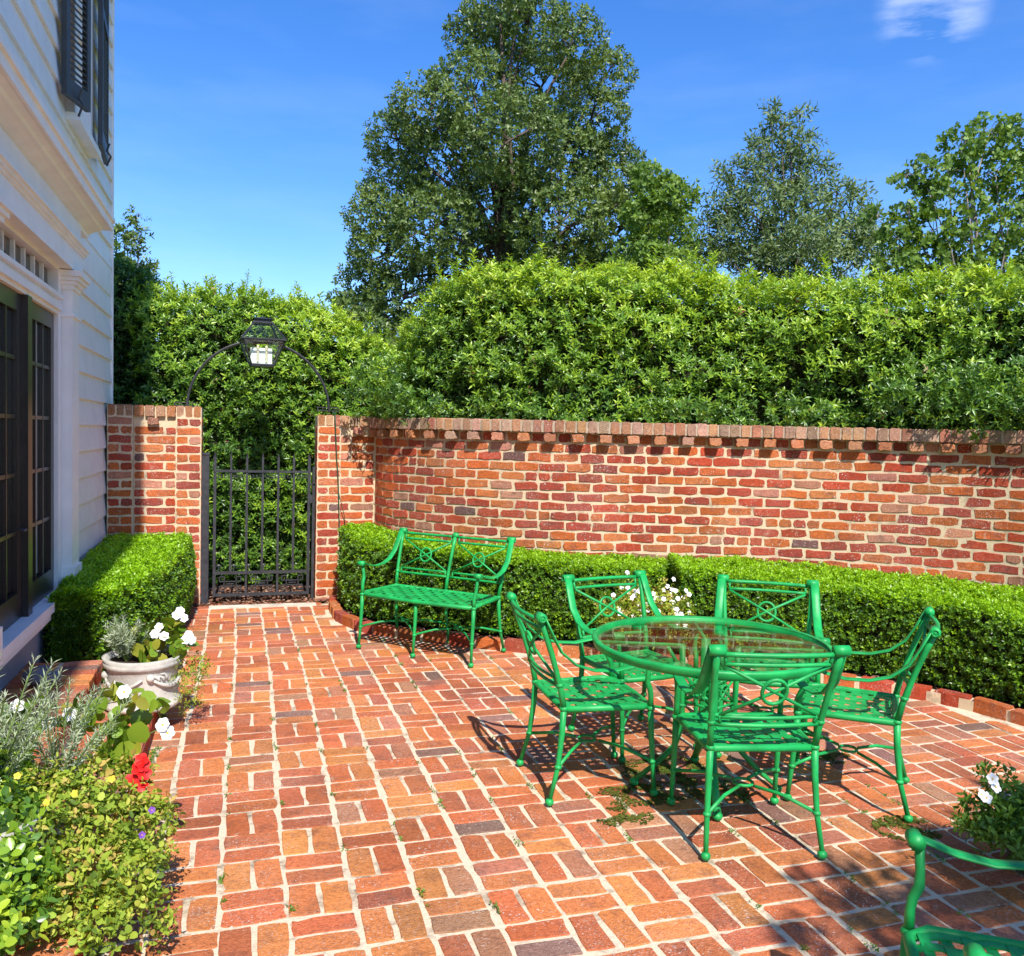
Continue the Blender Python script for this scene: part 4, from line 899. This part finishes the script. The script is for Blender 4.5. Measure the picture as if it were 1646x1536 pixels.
tall_hedge('evergreen_hedge', 'darker tall evergreen hedge beside the house corner, left of the gate', [(-2.3, 9.95), (-1.7, 9.85), (-1.05, 9.80)], [(0, 3.4), (.6, 3.42), (1, 3.3)], 1.0, .02, 520, 26, 9, .10, .5)

# ------------------------------------------------------------------ trees
def tree(name, label, base, blobs, leafmat, trunk_r, bark, leaf, wide, per_m2, droop=.2, tpl=T_RH, k=6, stem=.14, fork=.35, limbs=True, inner=.5):
    base = Vector(base); root = thing(name, label, 'tree', tuple(base)); bl = [(Vector(p) - base, r) for p, r in blobs]
    top = max(b[0].z for b in bl); mb = MB(); cx = sum((b[0] for b in bl), Vector()) / len(bl); zf = top * fork
    trunk = [Vector((0, 0, 0)), Vector((cx.x * .15, cx.y * .15, zf * .5)), Vector((cx.x * .4, cx.y * .4, zf))]
    mb.tube(trunk, [trunk_r, trunk_r * .85, trunk_r * .72], 10); tip = Vector((cx.x, cx.y, top * .93)); mb.tube([trunk[-1], (trunk[-1] + tip) / 2 + Vector((.2, 0, 0)), tip], [trunk_r * .6, trunk_r * .34, trunk_r * .06], 8)
    for p, r in bl:
        h0 = max(zf, min(p.z * rnd.uniform(.45, .7), top * .85)); u = (h0 - zf) / max(.1, tip.z - zf); s0 = trunk[-1].lerp(tip, max(0, min(1, u)))
        mid = s0.lerp(p, .5) + Vector((jit(.2), jit(.2), .12 * (p - s0).length * (1 - droop))); rr_ = trunk_r * .20 * (.6 + .5 * r)
        mb.tube([s0, mid, p], [rr_, rr_ * .6, rr_ * .3], 6)
        for q in range(6):
            d = Vector((rnd.gauss(0, 1), rnd.gauss(0, 1), rnd.gauss(.4, .8))).normalized() * r * rnd.uniform(.6, .95); mb.tube([p, p + d * .5 + Vector((0, 0, .05)), p + d], [rr_ * .35, rr_ * .2, .006], 4, False)
    part('trunk', mb, bark, root, True)
    P, D, T = [], [], []
    for p, r in bl:
        n = int(4 * r * r * per_m2); u = nrm(rng.normal(size=(n, 3))); rad = r * (inner + (1 - inner) * rng.uniform(0, 1, n) ** .5); q = u * rad[:, None] * np.array([1, 1, .82])
        pp = np.array(p) + q; keep = vn(pp, 2.6 / max(r, .5) + 1.0, 3) > -.36; pp = pp[keep]; u = u[keep]
        P.append(pp); D.append(u + np.array([0, 0, .35 - droop]) + rng.normal(0, .5, (len(pp), 3))); T.append(.5 + .22 * vn(pp, .9, 5) + .12 * rng.normal(size=len(pp)))
    P, D, T = np.concatenate(P), np.concatenate(D), np.concatenate(T)
    a = sprigs(P, D, k, stem, leaf, leaf * wide, T, 62, .5); link('crown', leaf_mesh('crown', *a, tpl), leafmat, root); return root
def blobs(lst, Z):
    o = []
    for x, y, r, dz in lst: o.append((at(x, y, Z + dz), r * Z / FPX))
    return o
big = [(850, 40, 68, 0), (765, 60, 52, 1), (920, 75, 60, -1), (975, 120, 45, 0), (870, 140, 80, 1), (760, 150, 75, 0), (690, 180, 62, -1), (640, 225, 52, 0), (950, 190, 60, 0), (820, 225, 85, -1.5), (720, 265, 80, 0), (640, 300, 66, 1), (610, 350, 55, 0),
       (900, 265, 80, 0), (980, 270, 60, 1), (1020, 315, 52, -1), (800, 330, 85, 0), (700, 365, 75, -1), (620, 410, 60, 0), (590, 455, 50, 1), (900, 360, 85, -1), (990, 375, 70, 0), (1050, 350, 45, 0), (650, 480, 62, 0), (760, 430, 85, 1), (880, 440, 80, 0), (1000, 450, 70, 0), (600, 520, 45, 0), (680, 550, 60, 0), (800, 30, 60, 1), (840, -20, 50, 0), (580, 500, 40, 1)]
p = at(815, 600, 21); tree('oak_tree', 'large dark green spreading tree rising behind the tall hedge, left of centre', (p.x, p.y, -.1), blobs(big, 21), M['treeleaf'], .34, M['bark'], .118, .50, 185, fork=.42)
lim = [(1045, 290, 28, 0), (1075, 320, 34, 0), (1040, 350, 38, 0), (1085, 375, 36, 1), (1030, 405, 36, 0), (1075, 430, 36, 0), (1100, 310, 20, 0), (1000, 440, 30, 0)]
p = at(1060, 600, 16); tree('broadleaf_tree', 'smaller bright green tree in front of the right side of the big dark tree', (p.x, p.y, -.1), blobs(lim, 16), M['limeleaf'], .10, M['bark'], .105, .7, 330, tpl=T_LO, k=5)
gry = [(1255, 205, 22, 0), (1225, 240, 24, 0), (1285, 235, 24, 0), (1195, 285, 28, 0), (1255, 275, 36, .5), (1310, 280, 26, 0), (1165, 330, 28, 0), (1220, 330, 44, 0), (1290, 330, 42, 0), (1345, 315, 26, 0), (1150, 385, 40, 0), (1215, 395, 52, .5), (1290, 395, 50, -.5), (1355, 375, 40, 0), (1395, 360, 26, 0), (1400, 400, 38, 0), (1130, 420, 34, 0), (1330, 430, 44, 0), (1240, 440, 50, 0), (1240, 178, 12, 0), (1285, 185, 11, 0), (1160, 280, 12, 0), (1375, 315, 16, 0)]
p = at(1270, 600, 18); tree('willow_oak', 'airy grey green tree with thin upright twigs behind the hedge, right of centre', (p.x, p.y, -.1), blobs(gry, 18), M['greyleaf'], .16, M['bark'], .15, .30, 210, stem=.26, inner=.2, fork=.3)
rgt = [(1545, 235, 30, 0), (1590, 215, 30, 0), (1640, 225, 34, 0), (1480, 275, 22, 0), (1525, 285, 30, 0), (1600, 275, 34, 0), (1455, 285, 16, 0), (1500, 320, 26, 0), (1460, 345, 22, 0), (1640, 300, 36, 0), (1555, 335, 26, 0), (1620, 365, 34, 0), (1500, 370, 30, 0), (1445, 385, 30, 0), (1560, 395, 34, 0), (1650, 400, 34, 0), (1410, 350, 18, 0), (1680, 260, 40, 0), (1700, 340, 50, 0), (1480, 410, 34, 0), (1530, 430, 34, 0), (1600, 440, 36, 0), (1660, 440, 40, 0), (1440, 430, 34, 0)]
p = at(1590, 600, 14); tree('maple_tree', 'green broad leaved tree with open bare limbs at the right edge, above the hedge', (p.x, p.y, -.1), blobs(rgt, 14), M['limeleaf'], .15, M['palebark'], .095, .9, 240, tpl=T_LO, k=5, fork=.40)
lft = [(205, 365, 16, 0), (225, 385, 14, 0), (200, 400, 26, 0), (190, 440, 30, 0), (235, 435, 18, 0), (215, 470, 30, 0), (170, 380, 20, 0), (160, 430, 30, 0), (222, 350, 8, 0)]
p = at(190, 600, 13); tree('dark_tree', 'small dark conifer like tree at the house corner above the left hedge', (p.x, p.y, -.1), blobs(lft, 13), M['treeleaf'], .09, M['bark'], .085, .5, 260, k=7)
fr2 = [(548, 478, 14, 0), (565, 500, 22, 0), (590, 535, 30, 0), (620, 560, 30, 0), (640, 600, 26, 0)]
p = at(600, 640, 15); tree('distant_tree', 'low dark green shrubby tree in the gap between the two tall hedges', (p.x, p.y, -.1), blobs(fr2, 15), M['treeleaf'], .06, M['bark'], .11, .5, 330, k=6)
# the tree behind the viewer whose crown throws the dappled shade on the near right corner
sh = [(Vector((2.45, -2.05, 4.2)), .95), (Vector((3.5, -2.0, 4.3)), 1.15), (Vector((1.55, -2.75, 4.1)), .66), (Vector((3.0, -2.9, 4.9)), 1.1), (Vector((4.3, -1.5, 4.3)), .95), (Vector((2.1, -3.0, 4.4)), 1.0), (Vector((4.9, -.9, 4.0)), .7)]
tree('courtyard_tree', 'leafy tree behind the viewer that shades the near right corner of the patio', (3.6, -4.0, -.1), sh, M['limeleaf'], .12, M['bark'], .12, .6, 130, k=5, fork=.5)

# ------------------------------------------------------------------ planters and flowering plants
def stone_pot(name, label, loc, r=.185, h=.28):
    root = thing(name, label, 'planter', loc)
    pr = [(r * .98, 0), (r * 1.06, .012), (r * 1.06, .03), (r * .98, .045), (r * .96, .06), (r * .93, .10), (r * .95, h - .07), (r * 1.0, h - .05), (r * 1.05, h - .045), (r * 1.05, h - .028), (r * 1.02, h - .02), (r * 1.08, h), (r * .95, h), (r * .93, h - .03), (.001, h - .03)]
    part('bowl', MB().lathe([(.001, 0)] + pr, 40), M['stone'], root, True)
    mb = MB()
    for k in range(4):      # swags, leaves and rosettes in relief
        a0 = 2 * math.pi * k / 4 + .3
        pts = [(r * 1.0 * math.cos(a0 + u * 1.35), r * 1.0 * math.sin(a0 + u * 1.35), h * .66 - .055 * math.sin(math.pi * u)) for u in np.linspace(0, 1, 9)]
        mb.tube(pts, [.006, .008, .010, .012, .013, .012, .010, .008, .006], 6)
        for q in range(7):
            a = a0 + rnd.uniform(0, 1.4); z = rnd.uniform(.08, h * .62); c = Vector((r * .955 * math.cos(a), r * .955 * math.sin(a), z)); d = rnd.uniform(0, 6.28)
            tv = Vector((-math.sin(a), math.cos(a), 0)); pts = [c + (tv * math.cos(d + w * 1.1) + Z_ * math.sin(d + w * 1.1)) * (.012 + .024 * w) for w in (0, .5, 1, 1.5)]; mb.tube(pts, [.010, .009, .007, .003], 6)
        a = a0; mb.ball((r * .99 * math.cos(a), r * .99 * math.sin(a), h * .68), .022, 8, (1, 1, 1))
    part('relief', mb, M['stone'], root, True); part('potting_soil', MB().lathe([(.001, h - .025), (r * .92, h - .027)], 24), M['soil'], root)
    return root
stone_pot('stone_planter', 'round carved pale stone planter with begonias on the lower step edge', (-.520, 5.02, .130), .190, .275)
stone_pot('stone_planter', 'carved stone planter in the bottom left corner almost hidden by trailing plants', (-.80, 2.98, .130), .20, .30)

def stems_and(root, stems, mat=None, r=.0025):
    mb = MB()
    for s in stems: mb.tube(s, r, 4, False)
    part('stems', mb, mat or M['stemg'], root)
def flower(root, c, size, mat, n=5, face=None, name='flower', eye=M['yellow']):
    c = Vector(c); f = (Vector(face) if face else Vector((jit(.5), -1, .6))).normalized(); a = f.orthogonal().normalized(); b = f.cross(a)
    fl = bpy.data.objects.new(name, None)
    P = np.tile(np.array(c), (n, 1)); ang = np.linspace(0, 6.283, n, endpoint=False) + rnd.random() * 6
    A = np.array([a * math.cos(t) + b * math.sin(t) + f * .25 for t in ang]); N = np.tile(np.array(f), (n, 1)) + rng.normal(0, .2, (n, 3))
    me = leaf_mesh('petals', P, A, N, size, size * .95, rng.uniform(0, 1, n), T_RO); o = link(name, me, mat, root)
    link('eye', MB().ball(tuple(c + f * size * .12), size * .16, 6).mesh('eye'), eye, o); return o
def bushy(root, c, rad, n, leafmat, L, W, k=5, stem=.05, tpl=T_RO, tint=.5, up=.5, name='foliage'):
    u = nrm(rng.normal(size=(n, 3))); u[:, 2] = np.abs(u[:, 2]) * .9 + rng.uniform(-.5, .1, n); q = np.array(c) + u * np.array(rad) * (.45 + .55 * rng.uniform(0, 1, (n, 1)) ** .5)
    D = u + np.array([0, 0, up]) + rng.normal(0, .4, (n, 3)); T = tint + .30 * rng.normal(size=n) + .35 * np.clip(u[:, 2], -1, 1) * .5
    a = sprigs(q, D, k, stem, L, W, T, 65, .5); return link(name, leaf_mesh(name, *a, tpl), leafmat, root)
def silver(name, label, base, n, h, spread):
    root = thing(name, label, 'plant', base); P, D, T = [], [], []; st = []
    for i in range(n):
        a = rnd.uniform(0, 6.28); le = rnd.uniform(.1, spread); hh = h * rnd.uniform(.55, 1.1); tip = Vector((math.cos(a) * le, math.sin(a) * le, hh)); mid = tip * .5 + Vector((0, 0, hh * .08)); st.append([(0, 0, 0), mid, tip])
        for u in np.linspace(.25, 1.0, 15):
            p = Vector((0, 0, 0)).lerp(mid, u * 2) if u < .5 else mid.lerp(tip, (u - .5) * 2); P.append(p); D.append((tip - mid).normalized()); T.append(rnd.random())
    stems_and(root, st, M['lavleaf'] if False else M['stemg'], .0022); a = sprigs(np.array(P), np.array(D), 5, .02, .034, .0042, np.array(T), 48, .3); link('foliage', leaf_mesh('foliage', *a), M['lavleaf'], root); return root
# plants in the far planter
silver('silver_plant', 'feathery silver green plant at the left of the round carved planter', (-.60, 5.0, .37), 26, .20, .09)
bg_ = thing('begonia_plant', 'white flowering begonia with broad leaves in the round carved planter', 'plant', (-.45, 5.03, .37))
bushy(bg_, (0.02, -.02, .09), (.13, .11, .13), 34, M['begleaf'], .066, .058, 3, .05, T_RO, .5)
for c in ((.0, -.13, .17), (.045, -.12, .155), (.02, -.10, .20), (.10, -.02, .245), (.135, .0, .225), (.115, .02, .26), (.15, -.08, .12), (.185, -.07, .115), (.165, -.05, .14)): flower(bg_, c, .027, M['white'], 6)
stems_and(bg_, [[(0, 0, 0), (.03, -.05, .1), (.02, -.12, .17)], [(0, 0, 0), (.08, 0, .14), (.11, 0, .24)], [(0, 0, 0), (.1, -.04, .09), (.16, -.07, .12)]])
tp = thing('trailing_plant', 'small leaved trailing plant spilling over the right side of the round carved planter', 'plant', (-.34, 4.98, .36))
bushy(tp, (.05, 0, -.05), (.10, .12, .12), 150, M['paleleaf'], .018, .009, 6, .05, T_RH, .35, -.3)
bushy(tp, (.06, -.01, -.20), (.05, .07, .09), 60, M['paleleaf'], .018, .009, 6, .05, T_RH, .5, -.6)
# plants in the near planter
silver('silver_plant', 'tall silver leaved plant with upright spikes in the near left planter', (-.78, 3.08, .40), 34, .42, .26)
silver('silver_plant', 'mass of fine silver leaves between the begonia leaves in the near planter', (-.60, 3.22, .36), 22, .34, .22)
silver('silver_plant', 'thin silver leaved shoots at the extreme left edge of the near planter', (-.98, 3.18, .42), 14, .42, .12)
b2 = thing('begonia_plant', 'white flowering begonia with glossy leaves at the back of the near left planter', 'plant', (-.75, 3.12, .42))
for q, (x, y) in enumerate(((20, 1160), (60, 1145), (110, 1165), (205, 1165), (235, 1140), (170, 1190), (140, 1150), (225, 1185), (190, 1130), (30, 1185), (165, 1225), (195, 1240))):
    c = at(x, y, 3.15) - b2.location; bushy(b2, tuple(c), (.035, .04, .03), 4, M['begleaf'], .062, .054, 3, .035, T_RO, .35 + .1 * (q % 3))
for x, y in ((262, 1165), (270, 1178), (112, 1148), (80, 1162), (28, 1135), (200, 1112)):
    flower(b2, tuple(at(x, y, 3.1) - b2.location), .028, M['white'], 6)
stems_and(b2, [[(0, 0, -.05), at(200, 1200, 3.2) - b2.location, at(262, 1168, 3.12) - b2.location], [(0, 0, -.05), at(160, 1200, 3.2) - b2.location, at(112, 1150, 3.12) - b2.location]])
rd = thing('red_flower', 'bright red flowering stem leaning over the brick step at the near planter', 'flower', (-.58, 3.15, .40))
for x, y in ((228, 1222), (222, 1236), (232, 1243), (218, 1256), (226, 1262), (212, 1254), (230, 1230)): flower(rd, tuple(at(x, y, 2.95) - rd.location), .026, M['red'], 5, eye=M['red'])
stems_and(rd, [[(0, 0, 0), at(205, 1275, 3.0) - rd.location, at(222, 1240, 2.97) - rd.location]])
ps = thing('pansy_plant', 'sprawling yellow green pansies spilling out of the near left planter over the step', 'plant', (-.70, 2.95, .40))
for (x, y, Z, rx_, ry_, rz_, n) in ((130, 1270, 2.95, .20, .18, .06, 230), (180, 1330, 2.85, .17, .15, .07, 220), (60, 1300, 2.8, .20, .18, .08, 230), (150, 1400, 2.70, .19, .14, .08, 240), (215, 1400, 2.80, .09, .12, .08, 110), (110, 1470, 2.62, .17, .12, .09, 190), (190, 1490, 2.62, .14, .12, .09, 150), (235, 1330, 2.9, .08, .08, .06, 60)):
    c = at(x, y, Z) - ps.location; bushy(ps, tuple(c), (rx_, ry_, rz_ * 1.25), int(n * .9), M['paleleaf'], .027, .013, 5, .07, T_LA, .38); bushy(ps, tuple(c + Vector((0, 0, .01))), (rx_, ry_, rz_ * 1.3), int(n * .35), M['paleleaf'], .024, .019, 4, .05, T_RO, .5)
for x, y, mt_ in ((46, 1335, 'purple'), (228, 1342, 'purple'), (180, 1252, 'yellow'), (120, 1275, 'yellow'), (160, 1455, 'yellow'), (150, 1530, 'purple'), (75, 1290, 'yellow'), (244, 1302, 'purple'), (28, 1247, 'yellow'), (142, 1520, 'purple')):
    flower(ps, tuple(at(x, y, 2.62) - ps.location), .0115, M[mt_], 5)
dk = thing('leafy_shrub', 'darker green small leaved shrub at the extreme bottom left corner', 'shrub', (-1.0, 2.6, .13))
for x, y, Z in ((0, 1330, 2.65), (10, 1420, 2.5), (0, 1500, 2.4), (-20, 1250, 2.8)): bushy(dk, tuple(at(x, y, Z) - dk.location), (.10, .12, .12), 110, M['tallleaf'], .035, .022, 5, .05, T_RO, .45)
# pale flowering plant in the bed behind the back chair
wf = thing('flowering_plant', 'mound of small white flowers in the gap between the two boxwood hedges', 'plant', (2.80, 5.60, .05))
bushy(wf, (0, 0, .30), (.36, .24, .30), 600, M['paleleaf'], .030, .014, 6, .07, T_RH, .45)
for q in range(60):
    a = rnd.uniform(0, 6.28); rr_ = rnd.uniform(.5, 1.05); flower(wf, (.32 * math.cos(a) * rr_, .2 * math.sin(a) * rr_ - .05, .34 + rnd.uniform(-.08, .32) * (1.2 - .4 * rr_)), .019, M['white'], 5)
# plant at the right edge with white blooms
rp = thing('trailing_petunia', 'loose green plant with white blooms reaching in from the right edge', 'plant', (2.95, 2.65, .0))
for x, y, Z, r1, n in ((1640, 1300, 3.35, .13, 110), (1610, 1340, 3.25, .10, 90), (1580, 1300, 3.3, .05, 26), (1640, 1360, 3.15, .12, 110), (1690, 1330, 3.2, .18, 160), (1600, 1250, 3.35, .04, 14), (1560, 1330, 3.25, .05, 16)): bushy(rp, tuple(at(x, y, Z) - rp.location), (r1, r1, r1 * .6), n, M['weed'], .038, .016, 5, .05, T_LA, .55)
for x, y in ((1595, 1252), (1577, 1277), (1600, 1265), (1585, 1282)): flower(rp, tuple(at(x, y, 3.25) - rp.location), .024, M['white'], 5)
pot = thing('dark_pot', 'dark pot under the white flowered plant at the right edge', 'pot', (3.02, 2.52, 0))
part('bowl', MB().lathe([(.001, 0), (.12, 0), (.16, .20), (.18, .21), (.18, .24), (.15, .24), (.14, .2), (.001, .2)], 24), M['greystone'], pot, True)

# weeds and moss in the joints
n = 190; W_ = []
for i in range(n):
    x = rng.uniform(-.45, 3.2); y = 1.9 + rng.uniform(0, 1) ** 1.6 * 5; gx_ = round((x - X0) / S) * S + X0
    for q in range(rnd.randint(3, 9)): W_.append((gx_ + rng.normal(0, .006), y + rng.normal(0, .02), .0))
for i in range(700): yy = rng.uniform(2.3, 5.3); W_.append((-.425 + rng.normal(0, .012) , yy, 0)) if vn(np.array([0, yy, 0]), 4) > .05 else None
W_ = np.array([w for w in W_ if w is not None]); D = np.concatenate([rng.normal(0, .6, (len(W_), 2)), np.ones((len(W_), 1))], 1)
a = sprigs(W_, D, 3, .01, .013, .007, rng.uniform(0, 1, len(W_)), 60); link('joint_weeds', leaf_mesh('joint_weeds', *a), M['weed'], kind='stuff')
P = []
for cx, cy, r_, n in ((2.02, 3.80, .18, 2200), (2.1, 3.50, .16, 1500), (2.75, 2.95, .12, 1300), (2.95, 3.75, .10, 700), (1.75, 3.55, .14, 1300), (1.60, 3.35, .10, 700)):
    a = rng.uniform(0, 6.28, n); q = rng.uniform(0, 1, n) ** .6 * r_; P.append(np.stack([cx + q * np.cos(a) * 1.3, cy + q * np.sin(a), np.full(n, .004)], 1))
P = np.concatenate(P); P = P[vn(P * np.array([1, 1, 0]), 22, 2) > -.02]; chips('moss', P, .013, .012, M['moss'], .35)
